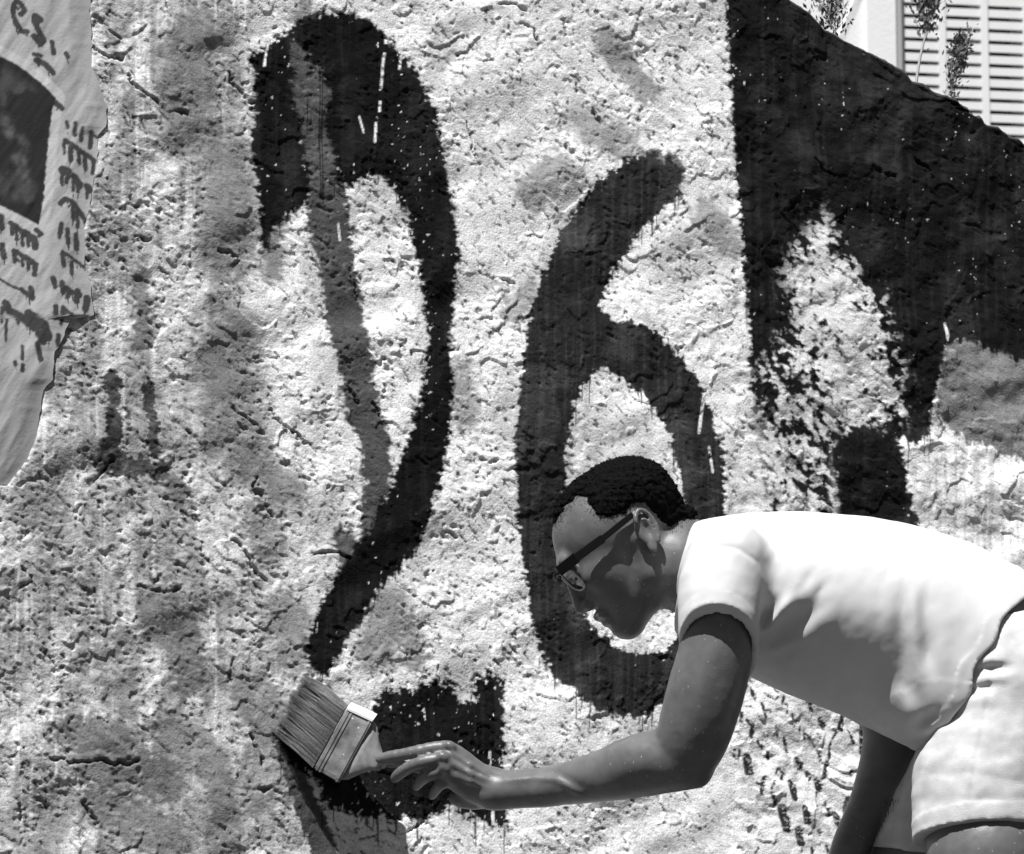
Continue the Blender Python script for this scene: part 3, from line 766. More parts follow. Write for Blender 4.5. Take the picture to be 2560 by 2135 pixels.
# near arm (holds the brush)
arm_spec = [(1482,1195,66,-.385),(1476,1260,70,-.395),(1470,1325,69,-.400),(1455,1390,72,-.398),(1440,1445,72,-.392),(1424,1500,69,-.382),(1408,1548,61,-.372)]
for c in limb(arm_spec, 2)[2]: U(c, .012)
U(capsule(V(1432, 1590, -.368), V(1418, 1578, -.365), 24 * F * mpp(-.37), 34 * F * mpp(-.37)), .012)
fore_spec = [(1402,1558,58,-.366),(1362,1560,61,-.352),(1312,1571,59,-.332),(1255,1588,52,-.306),(1195,1602,44,-.280),(1135,1613,38,-.256),(1080,1617,35.5,-.240),(1030,1622,34,-.228),(1005,1624,34,-.222)]
for c in limb(fore_spec, 2)[2]: U(c, .010)
# hand
C5 = lambda x, y, Y: W(650 + .30952 * x, 1650 + .30952 * y, Y)
kk = .30952 * mpp(-.2)
def hand_chain(rows, k=.004):
    S5 = smooth_pts([(a, b, r, y) for a, b, y, r in rows], 2)
    pts = [C5(a, b, y) for a, b, r, y in S5]
    for c in chain(pts, [r * kk for a, b, r, y in S5]): U(c, k)
HY = -.210
hand_chain([(1960, 985, -.220, 88), (1780, 920, -.222, 72), (1640, 800, -.226, 60), (1525, 712, -.226, 52)], .010)
hand_chain([(1960, 1010, -.220, 90), (1740, 960, -.226, 74), (1600, 880, -.232, 60), (1480, 800, -.234, 50)], .010)
hand_chain([(1960, 1040, -.218, 88), (1750, 1020, -.224, 72), (1600, 950, -.230, 58), (1490, 890, -.232, 48)], .010)
hand_chain([(1950, 1080, -.214, 80), (1750, 1070, -.216, 72), (1640, 1020, -.222, 56), (1545, 975, -.224, 44)], .010)
hand_chain([(1900, 1090, -.200, 74), (1720, 1120, -.196, 70), (1580, 1110, -.196, 56)], .012)         # heel of the hand
hand_chain([(1525, 706, -.226, 54), (1420, 712, -.228, 50), (1290, 738, -.224, 52), (1160, 762, -.214, 46), (1050, 782, -.204, 45), (965, 800, -.198, 35)], .003)
hand_chain([(1490, 790, -.236, 51), (1400, 808, -.240, 50), (1300, 830, -.238, 50), (1195, 872, -.226, 46), (1120, 925, -.212, 42), (1082, 962, -.204, 32)], .003)
hand_chain([(1495, 885, -.233, 48), (1430, 905, -.236, 48), (1360, 930, -.232, 48), (1300, 970, -.220, 43), (1258, 1025, -.206, 32)], .003)
hand_chain([(1550, 970, -.225, 43), (1490, 985, -.228, 42), (1445, 1015, -.222, 41), (1412, 1060, -.210, 36), (1388, 1102, -.200, 28)], .003)
hand_chain([(1840, 980, -.190, 70), (1600, 900, -.180, 62), (1400, 850, -.176, 52), (1200, 830, -.176, 48), (1050, 822, -.180, 44), (955, 812, -.184, 32)], .005)   # thumb behind the handle
for (a, b, y) in ((1525, 690, -.240), (1475, 775, -.248), (1485, 865, -.245), (1545, 950, -.236)):     # knuckles
    U(capsule(C5(a, b, y), C5(a + 20, b + 12, y), 34 * kk, 34 * kk), .008)
for pts in ([(1900, 960, -.243), (1700, 850, -.243), (1560, 760, -.243)], [(1900, 1000, -.245), (1700, 920, -.247), (1540, 830, -.246)], [(1880, 1040, -.243), (1700, 980, -.246), (1550, 920, -.243)]):
    P_ = [C5(*p) for p in pts]
    for c in chain(P_, [.0030, .0032, .0030]): U(c, .006)
# tendon and vein of the forearm
# far arm, hanging
for c in limb([(1560,1260,55,-.08),(1700,1360,56,-.06),(1830,1470,52,-.07)], 2)[2]: U(c, .02)
for c in limb([(1830,1470,50,-.07),(1832,1530,56,-.08),(1812,1600,50,-.095),(1782,1660,39,-.115),(1752,1715,32,-.135),(1738,1755,30,-.145),(1724,1800,31,-.15)], 2)[2]: U(c, .015)
for dx, dy, l in ((-34, 0, 62), (-22, 10, 84), (-6, 14, 92), (12, 12, 86), (28, 6, 70)):
    a = V(1722 + dx * .5, 1812, -.15); b = V(1708 + dx, 1850 + dy, -.16); c_ = V(1704 + dx, 1812 + l + dy, -.15)
    for q in chain([a, b, c_], [.016, .0095, .0072]): U(q, .004)
body.append(('d', folds([([(1230,1955),(1331,1944),(1391,1948),(1421,1966),(1470,2000)], 2.2, 8), ([(1320,1925),(1400,1935),(1450,1965),(1500,1990)], -2.0, 10), ([(1480,1900),(1560,1870),(1640,1850)], 2.8, 30), ([(1500,1960),(1600,1950),(1680,1930)], -3.0, 26), ([(1800,1620),(1790,1740),(1760,1840)], -3.0, 30), ([(1600,2010),(1500,2015),(1350,2015)], -2.2, 18)]), 0))
body.append(('d', crumple(.0009, 60, 60, 501), 0)); body.append(('d', crumple(.0007, 11, 11, 503), 0))
skin = soft_mesh('body', body, (-.42, -.52, -.01), (.80, .05, 1.42), .0030, M_SKIN, man, .006)

# ------------------------------------------------------------------ hair
C4i = lambda x, y: (((x - 620) * -.82 + (y - 850) * .57) * .0001659, ((x - 620) * -.57 + (y - 850) * -.82) * .0001659)
HAIRP = np.array([C4i(*p) for p in [(60,640),(150,700),(205,610),(262,545),(325,478),(372,500),(420,570),(450,640),(505,668),(560,700),(620,672),(700,650),(765,640),(800,560),(880,570),(975,640),(1010,672),(1060,735),(1140,770),
                                    (1200,730),(1260,650),(1330,640),(1500,520),(1300,0),(600,-150),(0,200)]])
def hair_region(P):
    q = P.reshape(-1, 3) - H0
    f = (q @ F_) / KH; u = (q @ U_) / KH
    jag = (fbm(f * 4000, u * 4000, 22, 22, 601, 2) - .5) * .006
    return (poly_sdf((f * 5000).astype(np.float32), (u * 5000).astype(np.float32), HAIRP * 5000) / 5000 * KH + jag).reshape(P.shape[:-1])
def hair_noise(P):
    q = P.reshape(-1, 3)
    a = fbm(q[:, 0] * 1000, q[:, 2] * 1000, 5, 5, 611, 3) + fbm(q[:, 1] * 1000, q[:, 2] * 1000, 5, 5, 613, 3) - 1
    return (a * .0050).reshape(P.shape[:-1])
hair = [('u', grow(hs(-.022, .018, 0, (.0965, .083, .0765)), .0055), .012), ('u', grow(hs(-.060, .040, 0, (.058, .052, .066)), .0055), .02),
        ('u', capsule(C4(1050, 690), C4(1290, 760), .033, .040), .02),
        ('i', hair_region, 0), ('d', lambda P: -.0066 * (1 - sstep(0, .016, -hair_region(P))), 0), ('d', hair_noise, 0)]
soft_mesh('hair', hair, tuple(H0 - .16), tuple(H0 + .16), .0017, M_HAIR, man)

# tight curls over the hair and thinning out past the hairline
hair_o = [o for o in man.children if o.name.startswith('hair')][0]
hv = np.empty(len(hair_o.data.vertices) * 3, np.float32); hair_o.data.vertices.foreach_get('co', hv); hv = hv.reshape(-1, 3) + np.asarray(man.location)
hn_ = np.empty(len(hair_o.data.vertices) * 3, np.float32); hair_o.data.vertices.foreach_get('normal', hn_); hn_ = hn_.reshape(-1, 3)
sv = np.empty(len(skin.data.vertices) * 3, np.float32); skin.data.vertices.foreach_get('co', sv); sv = sv.reshape(-1, 3) + np.asarray(man.location)
sn = np.empty(len(skin.data.vertices) * 3, np.float32); skin.data.vertices.foreach_get('normal', sn); sn = sn.reshape(-1, 3)
q_ = (sv - H0); hm = (np.linalg.norm(q_ - F_ * -.02 * KH - U_ * .02 * KH, axis=1) < .125) & (sv[:, 2] > H0[2] - .09)
fq = (q_ @ F_) / KH; uq = (q_ @ U_) / KH
reg = poly_sdf((fq * 5000).astype(np.float32), (uq * 5000).astype(np.float32), HAIRP * 5000) / 5000
earz = np.linalg.norm((sv - hp(-.0435, -.015, .08)), axis=1) < .036
pr = np.exp(-np.maximum(reg, 0) / .0032) * (reg > -.004) * (reg < .015) * hm * (~earz)
pick = rng.random(len(sv)) < pr * .85
ip = rng.random(len(hv)) < min(1, 9000 / max(1, len(hv)))
base = np.concatenate([hv[ip], sv[pick]]); nn = np.concatenate([hn_[ip], sn[pick]])
sz = np.concatenate([rng.uniform(.0008, .0017, ip.sum()), rng.uniform(.0005, .0010, pick.sum())])
d1 = np.cross(nn, rng.normal(size=nn.shape)); d1 /= np.linalg.norm(d1, axis=1)[:, None] + 1e-9; d2 = np.cross(nn, d1)
vv = np.stack([base + d1 * sz[:, None], base - d1 * .5 * sz[:, None] + d2 * .87 * sz[:, None], base - d1 * .5 * sz[:, None] - d2 * .87 * sz[:, None], base + nn * 1.5 * sz[:, None]], 1).reshape(-1, 3)
k4 = np.arange(len(base))[:, None] * 4
ff = np.concatenate([k4 + [0, 1, 3], k4 + [1, 2, 3], k4 + [2, 0, 3]])
co = link('curls', quad_mesh('curls', vv - np.asarray(man.location), ff), M_HAIR, hair_o, False); co['kind'] = 'stuff'

# ------------------------------------------------------------------ glasses
gb_ = MB(); gb_.tube([hp(.086, .004, -.010), hp(.089, .006, 0), hp(.086, .004, .010)], .0022, 8)
go = gb_.build('glasses', M_BLACKP, man, True)
for s in (1, -1):
    gl = MB()
    for (a, b, hw) in (((.060, .0085), (.012, .0090), .0062), ((.012, .0090), (-.042, .0125), .0044)):
        p, q = hp(a[0], a[1], (.071 if a[0] > .03 else .0795) * s), hp(b[0], b[1], (.0795 if b[0] > 0 else .083) * s)
        gl.box((p + q) / 2, (q - p) / 2 * 1.03, U_ * hw * KH * (1 if s > 0 else .8), S_ * .0019)
    p, q = hp(.087, .0080, .052 * s), hp(.058, .0085, .072 * s)
    gl.box((p + q) / 2, (q - p) / 2 * 1.06, U_ * .0078 * KH, nrm(np.cross(q - p, U_)) * .0021)
    t_o = gl.build('temple', M_BLACKP, None); t_o.parent = go
    bev = t_o.modifiers.new('soft_edges', 'BEVEL'); bev.width = .0008; bev.segments = 2
for s in (1, -1):
    rim = MB(); ring = []
    for a in np.linspace(0, 2 * math.pi, 25):
        ca, sa = math.cos(a), math.sin(a)
        ring.append(hp(.0875 - .011 * ((ca * .5 + .5) if s > 0 else (-ca * .5 + .5)) - .010 * (.5 - sa * .5), -.012 + .0195 * np.sign(sa) * abs(sa) ** .7, .034 * s + .0255 * np.sign(ca) * abs(ca) ** .7))
    rim.tube(ring, .0018, 7, cap=False)
    r_o = rim.build('rim', M_CLEAR, None, True); r_o.parent = go
M_GLASS = bpy.data.materials.new('lens'); M_GLASS.use_nodes = True
nt = M_GLASS.node_tree; nt.nodes.clear()
o_ = nt.nodes.new('ShaderNodeOutputMaterial'); mx = nt.nodes.new('ShaderNodeMixShader'); tb = nt.nodes.new('ShaderNodeBsdfTransparent'); gb = nt.nodes.new('ShaderNodeBsdfGlossy')
fr = nt.nodes.new('ShaderNodeFresnel'); fr.inputs[0].default_value = 1.5; gb.inputs['Roughness'].default_value = .03; tb.inputs[0].default_value = (.22, .22, .22, 1)
nt.links.new(fr.outputs[0], mx.inputs[0]); nt.links.new(tb.outputs[0], mx.inputs[1]); nt.links.new(gb.outputs[0], mx.inputs[2]); nt.links.new(mx.outputs[0], o_.inputs[0])
for s in (1, -1):
    ln = MB(); vs = []
    for a in np.linspace(0, 2 * math.pi, 25)[:-1]:
        ca, sa = math.cos(a), math.sin(a)
        vs.append(hp(.0872 - .011 * ((ca * .5 + .5) if s > 0 else (-ca * .5 + .5)) - .010 * (.5 - sa * .5), -.012 + .0190 * np.sign(sa) * abs(sa) ** .7, .034 * s + .0250 * np.sign(ca) * abs(ca) ** .7))
    ln.add(vs + [v - F_ * .0012 for v in vs], [tuple(range(24)), tuple(range(24, 48))[::-1]] + [(k, (k + 1) % 24, 24 + (k + 1) % 24, 24 + k) for k in range(24)])
    l_o = ln.build('lens', M_GLASS, None); l_o.parent = go

# ------------------------------------------------------------------ t-shirt
Z3 = lambda x, y: (1600 + .45714 * x, 1240 + .45714 * y)
sh = []
sh_spec = [(1455,1200,100,YM),(1500,1207,138,YM),(1600,1225,168,YM),(1700,1247,186,YM),(1800,1272,199,YM),(1900,1310,208,YM),(1985,1350,204,YM),(2060,1395,190,YM)]
pts, rad, _ = limb(sh_spec, 3)
sqv = np.interp(np.arange(len(pts)), [0, 3, 9, 15, 21], [1.25, 1.42, 1.25, 1.12, 1.05])
torso = chain(pts, rad, list(sqv))
for c in torso: sh.append(('u', c, .012))
# cut off along the hem and round the neck
for c in chain([V(1870,1370,-.300), V(1905,1430,-.318), V(1965,1415,-.332), V(2040,1340,-.336)], [.040, .044, .048, .046]): sh.append(('u', c, .07))
h1, h2 = V(1880, 1545, -.25), V(2112, 1180, -.25)
hem_n = np.cross(h2 - h1, YAX); hem_n = hem_n if hem_n[0] > 0 else -hem_n
def hem_plane(P):
    base = (P - h1) @ nrm(hem_n)
    pxx, pyy = project(P.reshape(-1, 3))
    w = .006 * np.sin(pyy / 46.0) + .004 * np.sin(pyy / 21.0 + 1)
    w = w - .016 * np.exp(-((pyy - 1556) / 55.0) ** 2)
    return base - w.reshape(P.shape[:-1])
sh.append(('i', hem_plane, 0))
c1, c2 = V(1426, 1082, -.30), V(1388, 1240, -.30)
col_n = np.cross(c2 - c1, YAX); col_n = col_n if col_n[0] < 0 else -col_n
col_n = nrm(nrm(col_n) + np.array([0, .12, 0]))
sh.append(('i', plane(c1, col_n), 0))
arm_pts, arm_rad, arm_caps = limb(arm_spec, 2)
_shift = lambda c: (lambda P: c(P + np.array([0, .013, 0])))
cav = union(*[grow(c, .0012) for c in arm_caps], *[_shift(c) for c in arm_caps])
s_pts, s_rad, s_caps = limb([(1492,1150,84,-.372),(1480,1205,88,-.388),(1476,1265,84,-.404),(1475,1330,80,-.411),(1472,1400,80,-.411)], 2, 1.22)
q0, q1, q2 = V(1403, 1314, -.411), V(1552, 1346, -.411), V(1472, 1224, -.482)
pn = np.cross(q1 - q0, q2 - q0); pn = pn if pn[2] < 0 else -pn
sleeve = inter(union(*s_caps), plane(q0, pn), neg(inter(cav, plane(V(1472, 1150, -.39), (0, 0, 1)))))
sh.append(('u', sleeve, .022))
sh.append(('u', inter(capsule(V(1462, 1152, -.25), V(1540, 1150, -.25), 78 * F * mpp(-.25), 90 * F * mpp(-.25), 1.2), plane(c1, col_n)), .02))
sh.append(('u', union(*[inter(c, plane(c1, col_n)) for c in chain([V(1480, 1120, -.33), V(1440, 1150, -.30), V(1440, 1170, -.2)], [.040, .052, .07])]), .02))
# opening round the neck
sh.append(('s', union(*[grow(c, .006) for c in chain(nk[:2] + [C4(1440, 1065)], [.056, .060, .070], 1.05)]), .003))
FL = [([Z3(650,775), Z3(690,660), Z3(745,520)], -6, 17), ([Z3(630,800), Z3(740,680), Z3(870,500)], 7, 15), ([Z3(640,830), Z3(860,690), Z3(1080,530)], -8, 26),
      ([Z3(900,740), Z3(1000,650), Z3(1110,550)], 4, 26), ([Z3(960,720), Z3(1040,620), Z3(1160,470)], 2.5, 28), ([Z3(1180,760), Z3(1260,620), Z3(1330,480)], 2.5, 30), ([Z3(1330,820), Z3(1380,640), Z3(1400,420)], 2.5, 30),
      ([Z3(1420,440), Z3(1440,850), Z3(1450,1010), Z3(1520,1210)], -5.5, 22), ([Z3(1490,400), Z3(1505,850), Z3(1540,1120)], 4, 26), ([Z3(1550,460), Z3(1575,850), Z3(1590,1010)], -3.5, 18), ([Z3(1640,560), Z3(1660,900), Z3(1650,1100)], 3.5, 28),
      ([Z3(960,370), Z3(900,480), Z3(870,560)], -3, 12), ([Z3(1040,430), Z3(980,530), Z3(950,620)], -3, 12), ([Z3(1230,600), Z3(1190,720)], -2.5, 14), ([Z3(770,340), Z3(750,440), Z3(760,520)], -2, 12),
      ([Z3(1480,1300), Z3(1560,1215), Z3(1680,1170)], -5, 13), ([Z3(1500,1350), Z3(1580,1270), Z3(1690,1200)], 4, 14), ([Z3(640,900), Z3(760,880), Z3(900,800)], -3, 14), ([Z3(640,870), Z3(760,840), Z3(860,770)], 3, 12),
      ([Z3(300,285), Z3(400,270), Z3(540,290), Z3(640,360), Z3(690,460)], -1.6, 6), ([Z3(250,330), Z3(330,310), Z3(430,320)], -1.2, 9), ([Z3(250,420), Z3(330,390), Z3(400,400)], -1.2, 9), ([Z3(1310,480), Z3(1300,640)], -2, 12)]
sh.append(('d', folds(FL), 0))
sh.append(('d', crumple(.0032, 90, 150, 521, 10), 0))
sh.append(('d', crumple(.0013, 30, 60, 523, 25), 0))
sh.append(('d', lambda P: .0012 * (hem_plane(P) > -.019), 0))
sh.append(('d', lambda P: .0005 * (((P - q0) @ nrm(pn) > -.017) & ((P - q0) @ nrm(pn) < .004)), 0))
soft_mesh('t_shirt', sh, tuple(V(1370, 1640, -.53)), tuple(V(2170, 1000, .06)), .0032, M_SHIRT, man, .024)
# ribbed collar and the turned sleeve hem
cb = MB()
cc = C4(1330, 1085)
pn_ = nrm(nrm(cc - c1) * .0 + nrm(c2 - c1)); side = nrm(np.cross(col_n, pn_))
ring = []
for a in np.linspace(0, 2 * math.pi, 41):
    ring.append(cc + pn_ * (.070 * math.cos(a)) + side * (.0715 * math.sin(a)))
cb.tube(ring, .0042, 8, cap=False)
cb.build('collar', M_SHIRT, man, True)

# ------------------------------------------------------------------ shorts
so = []
nl = limb([(2105,1405,166,-.30), (2065,1500,168,-.315), (2032,1600,160,-.335), (2022,1680,148,-.35), (2018,1760,140,-.36), (2014,1830,138,-.37)], 2)
fl_ = limb([(2100,1410,160,-.17), (2030,1560,142,-.15), (1950,1680,126,-.14), (1885,1790,112,-.135), (1845,1850,104,-.13)], 2)
n1, n2, n3 = W(2300, 2094, -.36), W(2600, 2094, -.36), W(2440, 2046, -.455)
pn2 = np.cross(n2 - n1, n3 - n1); pn2 = pn2 if pn2[2] < 0 else -pn2
cavn = union(*[grow(c, .010) for c in near_leg[2]])
so.append(('u', inter(union(*nl[2]), plane(n1, pn2), neg(inter(cavn, plane(W(2440, 1900, -.36), (0, 0, 1))))), 0))
f1, f2, f3 = W(2160, 2116, -.13), W(2330, 2136, -.13), W(2250, 2122, -.21)
pn3 = np.cross(f2 - f1, f3 - f1); pn3 = pn3 if pn3[2] < 0 else -pn3
cavf = union(*[grow(c, .010) for c in far_leg[2]])
so.append(('u', inter(union(*fl_[2]), plane(f1, pn3), neg(inter(cavf, plane(W(2250, 2000, -.13), (0, 0, 1))))), .012))
so.append(('u', capsule(V(2110, 1400, -.17), V(2110, 1400, -.31), 168 * F * mpp(-.24)), .03))
w1, w2 = W(2477, 1540, -.40), W(2560, 1522, -.40)
wn_ = nrm(np.cross(nrm(w2 - w1), nrm(np.array([0, -1, .12])))); wn_ = wn_ if wn_[2] > 0 else -wn_
so.append(('i', plane(w1, wn_), 0))
hem_in = lambda P: -(hem_plane(P) + .012)
so.append(('i', hem_in, 0))
P5 = lambda x, y: (2050 + .24286 * x, 1800 + .24286 * y)
FS = [([Z3(1850,870), Z3(1930,830), Z3(2010,790)], -6, 10), ([Z3(1800,940), Z3(1900,900), Z3(2040,880)], 5, 14), ([Z3(1780,990), Z3(1880,940), Z3(2080,930)], -6, 11), ([Z3(1760,1040), Z3(1900,1000), Z3(2100,980)], 4, 14),
      ([Z3(1740,1080), Z3(1850,1050), Z3(2000,1020)], -5, 10), ([Z3(1600,1280), Z3(1720,1200), Z3(1860,1170)], -9, 20), ([Z3(1700,1180), Z3(1800,1120), Z3(2000,1090)], 5, 18), ([Z3(1560,1340), Z3(1640,1260)], -7, 20),
      ([P5(960,870), P5(1060,820), P5(1170,720)], -8, 14), ([P5(1000,760), P5(1080,690)], 5, 14), ([P5(1040,940), P5(1180,900), P5(1300,820)], 4, 22), ([P5(1000,560), P5(1120,420), P5(1270,250)], 5, 20)]
so.append(('d', folds(FS), 0))
so.append(('d', crumple(.0042, 110, 70, 531, -20), 0))
so.append(('d', crumple(.0022, 36, 26, 533, -30), 0))
so.append(('d', lambda P: .0014 * (((P - n1) @ nrm(pn2) > -.024) & ((P - n1) @ nrm(pn2) < .004)), 0))
so.append(('d', folds([([(2500,1560),(2470,1750),(2440,1900),(2420,2040)], -1.8, 5)]), 0))
soft_mesh('shorts', so, (.42, -.52, .50), (.95, .08, 1.20), .0034, M_SHORTS, man)

# ------------------------------------------------------------------ the wide brush
brush = empty('paint_brush', tuple(C5(900, 800, -.19)))
tag(brush, 'wide flat wall brush with long bristles held against the wall by the man', 'brush')
M_BRISTLE = mat('bristle', .17, .6, .5, 400)
M_FERRULE = mat('painted_metal', .20, .55, .5, 60, .0005, 300, flecks=(60, .18, .6))
M_WOOD = mat('smeared_wood', .24, .6, .35, 90)
M_EDGE = mat('sunlit_edge', .70, .6, .1, 60)
YB0, YB1 = -.182, -.158        # block depth, tip depth
bd = nrm(C5(950, 800, YB0) - C5(400, 500, YB0)); bw_ = nrm(C5(960, 430, YB0) - C5(670, 990, YB0)); bw_ = nrm(bw_ - (bw_ @ bd) * bd); bn = nrm(np.cross(bd, bw_)); bn = bn if bn[1] < 0 else -bn
bn = nrm(bn - bw_ * .50); 
def ring_block(ends, name, material, parent, rnd=.3, smooth=False):
    """lofted flat bar: ends = [(centre, half width, half thickness)]"""
    mb = MB(); rings = []
    for c, hw, ht in ends:
        r = []
        for k in range(16):
            a = 2 * math.pi * (k + .5) / 16; ca, sa = math.cos(a), math.sin(a)
            r.append(c + bw_ * hw * np.sign(ca) * abs(ca) ** rnd + bn * ht * np.sign(sa) * abs(sa) ** rnd)
        rings += r
    fs = [(i * 16 + k, i * 16 + (k + 1) % 16, (i + 1) * 16 + (k + 1) % 16, (i + 1) * 16 + k) for i in range(len(ends) - 1) for k in range(16)]
    fs += [tuple(range(16))[::-1], tuple((len(ends) - 1) * 16 + k for k in range(16))]
    mb.add(rings, fs); return mb.build(name, material, parent, smooth)
fa = (C5(695, 372, YB0) + C5(465, 868, YB0)) / 2; hwf = np.linalg.norm(C5(695, 372, YB0) - C5(465, 868, YB0)) / 2
fb = (C5(905, 470, YB0) + C5(665, 985, YB0)) / 2; hwb = np.linalg.norm(C5(905, 470, YB0) - C5(665, 985, YB0)) / 2
fer = ring_block([(fa, hwf, .0125), (fb, hwb, .0125)], 'ferrule', M_FERRULE, brush)
for t in (.10, .22, .9):
    c = fa + (fb - fa) * t; hh = hwf + (hwb - hwf) * t
    b_ = ring_block([(c - bd * .0016, hh + .0012, .0138), (c + bd * .0016, hh + .0012, .0138)], 'band', M_FERRULE, None); b_.parent = fer
topc = (fa + fb) / 2 + bw_ * ((hwf + hwb) / 2 + .0022)
sp = MB(); sp.box(topc, (fb - fa) * .5 + bw_ * (hwb - hwf) * .5, bn * .0122, bw_ * .0016); sp.build('edge_strip', M_EDGE, brush)  # pale strip standing in for sunlight on the top edge of the brush
ring_block([(fb, hwb * .96, .0105), (fb + bd * .010, hwb * .84, .0105), (fb + bd * .022, hwb * .52, .0105), (fb + bd * .034, hwb * .28, .010), (fb + bd * .044, hwb * .20, .009)], 'neck', M_WOOD, brush, .8, True)
hb = MB(); hb.tube([fb + bd * .040, C5(1030, 790, -.190), C5(1160, 830, -.192), C5(1320, 880, -.194), C5(1480, 950, -.194), C5(1560, 990, -.194)], [.0098, .0090, .0085, .0090, .0105, .0080], 14)
hb.build('handle', M_WOOD, brush, True)
bm = MB(); rr = random.Random(3)
cl = sorted(rr.uniform(-1, 1) for _ in range(15))
for i in range(4200):
    s = rr.uniform(-1, 1); t = rr.uniform(-1, 1)
    root = fa + bw_ * hwf * .97 * s + bn * .0115 * t - bd * .002
    near_c = min(cl, key=lambda q: abs(q - s)); sc = s + (near_c - s) * .42
    ln_ = .086 - .010 * (1 - s) * .5 + rr.uniform(-.010, .003) - .004 * math.sin(near_c * 40)
    tip = fa - bd * ln_ + bw_ * (hwf * 1.02 * sc + .012 - .006 * sc + rr.uniform(-.0012, .0012)) + bn * (.012 * t - .004) + np.array([0, .020, 0])
    midp = root * .45 + tip * .55 + bn * .004 * (t + .3) + np.array([0, -.007, 0]) + bw_ * hwf * .5 * (s - sc) + bw_ * .003
    w_ = .00030; side = nrm(np.cross(tip - root, bn)) * w_; th = bn * w_
    vs = []
    for p, k in ((root, 1), (midp, 1), (tip, .35)): vs += [p + side * k, p - side * .5 * k + th * k, p - side * .5 * k - th * k]
    bm.add(vs, [(0,1,4,3),(1,2,5,4),(2,0,3,5),(3,4,7,6),(4,5,8,7),(5,3,6,8)])
br = bm.build('bristles', M_BRISTLE, brush, True); br['kind'] = 'stuff'

# ------------------------------------------------------------------ house behind the wall
M_WHITE = mat('white_render', .86, .8, .04, 3, .001, 120)
M_SLAT = mat('white_slat', .86, .6)
M_DARK = mat('dark_inside', .012, .9)
M_GREYP = mat('painted_post_shade', .42, .8)
YH = 5.0
hx = nrm([math.cos(math.radians(9)), math.sin(math.radians(9)), 0]); hz = np.array([0, 0, 1.0]); hn = nrm([math.sin(math.radians(9)), -math.cos(math.radians(9)), 0])
O = W(2270, 100, YH); u_ = mpp(YH)           # metres per photograph pixel there
house = empty('house', (O[0], O[1], 0)); tag(house, 'white house with louvred openings standing behind the wall at upper right', 'house')
def hbox(name, x0, x1, z0, z1, d0, d1, m, parent=house, par2=None):
    b = MB(); c = O * [1, 1, 0] + hx * (x0 + x1) / 2 + hn * (d0 + d1) / 2 + hz * (z0 + z1) / 2
    b.box(c, hx * (x1 - x0) / 2, hn * (d1 - d0) / 2, hz * (z1 - z0) / 2)
    o = b.build(name, m, parent)
    return o
zO = O[2]
x_end = 330 * u_ + 1.2
hbox('wall', -2.2, 2.6, -.0, zO - 1.9, -.25, -.05, M_WHITE)
hbox('wall', -2.2, -22 * u_ - .002, zO - 1.9, zO + 2.2, -.25, -.05, M_WHITE)
hbox('wall', x_end + .002, 2.6, zO - 1.9, zO + 2.2, -.25, -.05, M_WHITE)
hbox('wall', -22 * u_, x_end, zO + 1.2, zO + 2.2, -.25, -.05, M_WHITE)
hbox('dark_room_sheet', -22 * u_, x_end, zO - 1.898, zO + 1.198, -.26, -.20, M_DARK)  # near-black sheet coloured as the unlit inside behind the louvres
hbox('post', -100 * u_, -24 * u_, 0, zO + 2.2, -.046, -.03, M_WHITE)
hbox('post', -22 * u_, -8 * u_, 0, zO + 2.2, -.045, -.035, M_GREYP)  # grey strip painted as the shade beside the white post
pitch = 30.6 * u_
KX = 1.07
mull = [(0 - 4, 2), (88, 105), (193, 210), (298, 315), (403, 420), (508, 525), (613, 630), (718, 735), (823, 840)]
cols = [(2, 88), (105, 193), (210, 298), (315, 403), (420, 508), (525, 613), (630, 718), (735, 823)]
for a, b in mull:
    if b * u_ * KX < x_end: hbox('mullion', a * u_ * KX, b * u_ * KX, zO - 1.9, zO + 1.2, -.19, -.05, M_SLAT)
proto = {}
for ci, (a, b) in enumerate(cols):
    if b * u_ * KX > x_end: continue
    for k in range(-12, 14):
        z = zO + 30 * u_ + k * pitch
        if ci in proto:
            o = proto[ci].copy(); COL.objects.link(o); o.location = proto[ci].location + Vector((0, 0, (k + 12) * pitch))
        else:
            o = hbox('slat', a * u_ * KX + .001, b * u_ * KX - .001, z - 10.1 * u_, z + 10.1 * u_, -.060, -.054, M_SLAT); proto[ci] = o
# pale leaning beam and strut left of the post
lean = MB(); lean.box(W(2128, 35, YH - .2), (W(2160, -30, YH - .2) - W(2110, 85, YH - .2)) / 2 * 1.3, hx * .014, hn * .02)
lo = lean.build('leaning_board', M_WHITE); tag(lo, 'pale board leaning against the house left of the white post', 'board')

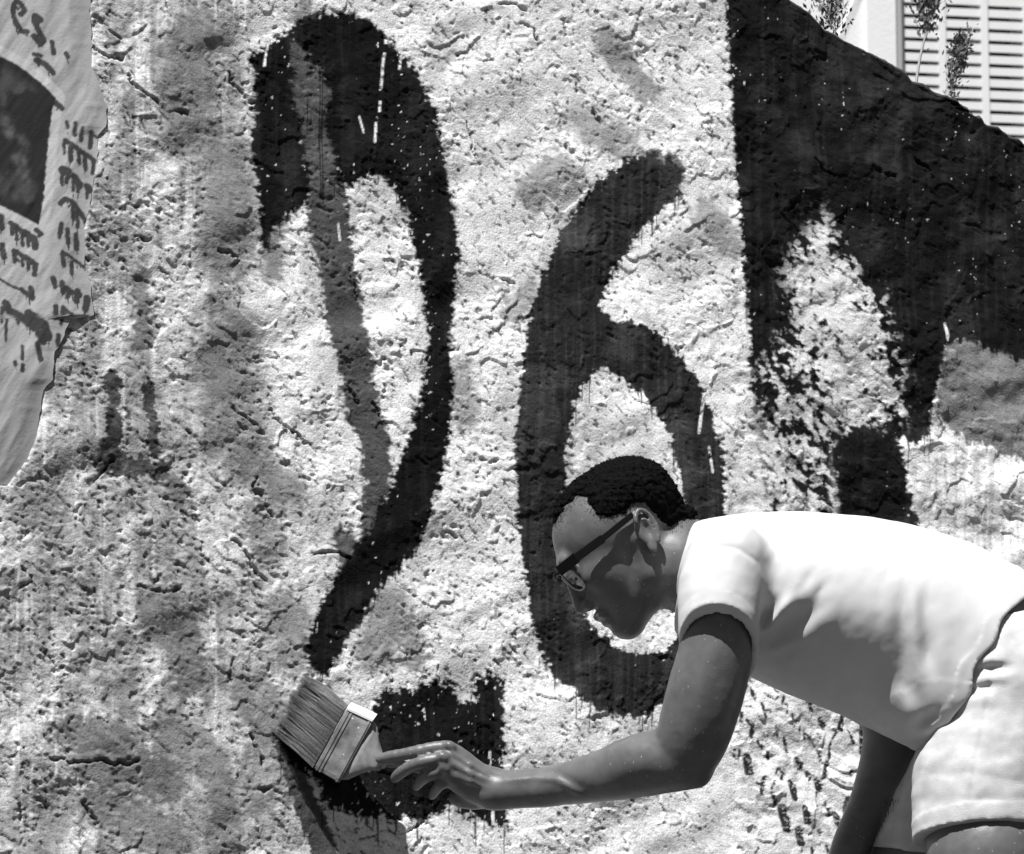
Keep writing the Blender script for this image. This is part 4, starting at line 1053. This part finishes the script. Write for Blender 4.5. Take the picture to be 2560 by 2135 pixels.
# ------------------------------------------------------------------ plants on top of the wall
M_LEAF = mat('dry_leaf', .12, .7, .4, 50)
M_STEM = mat('pale_stem', .38, .7)
def wall_top(px_):
    x_ = np.interp(px_, [a for a, b in EDGE_PX], ew[:, 0]); z_ = np.interp(px_, [a for a, b in EDGE_PX], ew[:, 2])
    return np.array([x_, wall_y(x_, z_) + .05, z_ - .015])
def weed(base_px, tip_px, label, n_leaf, spread, branch, seed, leaf_r=(.3, 1.0), lean_y=.05, ll=.016, bare=.35):
    r_ = random.Random(seed); b0 = wall_top(base_px); t0 = W(tip_px[0], tip_px[1], b0[1] + lean_y)
    root = empty('weed', tuple(b0)); tag(root, label, 'plant', 'weeds growing on top of the wall')
    st = MB(); lf = MB()
    axis = [b0 + (t0 - b0) * t + np.array([math.sin(t * 5 + seed) * .006, 0, 0]) for t in np.linspace(0, 1, 9)]
    st.tube(axis, list(np.linspace(.0028, .0009, 9)), 6)
    L_ = np.linalg.norm(t0 - b0); ax = nrm(t0 - b0)
    brs = [(axis, 1.0)]
    for i in range(branch):
        t = bare + (1 - bare) * r_.random() * .8; p = b0 + (t0 - b0) * t
        d = nrm(ax + np.array([r_.uniform(-1, 1) * .55, r_.uniform(-.5, .5), .2])); ln2 = L_ * .42 * (1.1 - t)
        q = [p + d * ln2 * s for s in (0, .5, 1)]; st.tube(q, [.0014, .001, .0005], 5); brs.append((q, .6))
    for i in range(n_leaf):
        q, w = brs[r_.randrange(len(brs))]; 
        if q is axis: t = bare + (1 - bare) * r_.random(); p = b0 + (t0 - b0) * t
        else: k = r_.random(); p = q[0] + (q[-1] - q[0]) * k
        p = p + np.array([r_.gauss(0, 1), r_.gauss(0, 1), r_.gauss(0, 1)]) * spread * .4
        d = nrm(ax * 1.0 + np.array([r_.gauss(0, .6), r_.gauss(0, .6), r_.gauss(0, .4)])); s = nrm(np.cross(d, [r_.gauss(0, 1), r_.gauss(0, 1), r_.gauss(0, 1)]))
        l = ll * r_.uniform(.5, 1.2); wd = l * .20
        lf.add([p, p + d * l * .5 + s * wd, p + d * l, p + d * l * .5 - s * wd], [(0, 1, 2, 3)])
    st.build('stem', M_STEM, root); f_ = lf.build('foliage', M_LEAF, root); f_['kind'] = 'stuff'
weed(2303, (2345, -130), 'tall branching weed on the wall top in front of the left louvre columns', 1300, .026, 22, 4, bare=.36, ll=.013)
weed(2380, (2425, 70), 'short feathery seed spike on the wall top, the right hand weed', 1000, .014, 6, 9, bare=.04, ll=.010)
weed(2085, (2075, -160), 'dark bushy weed on the wall top, the leftmost one beside the leaning board', 1100, .035, 16, 14, bare=.05, ll=.013)
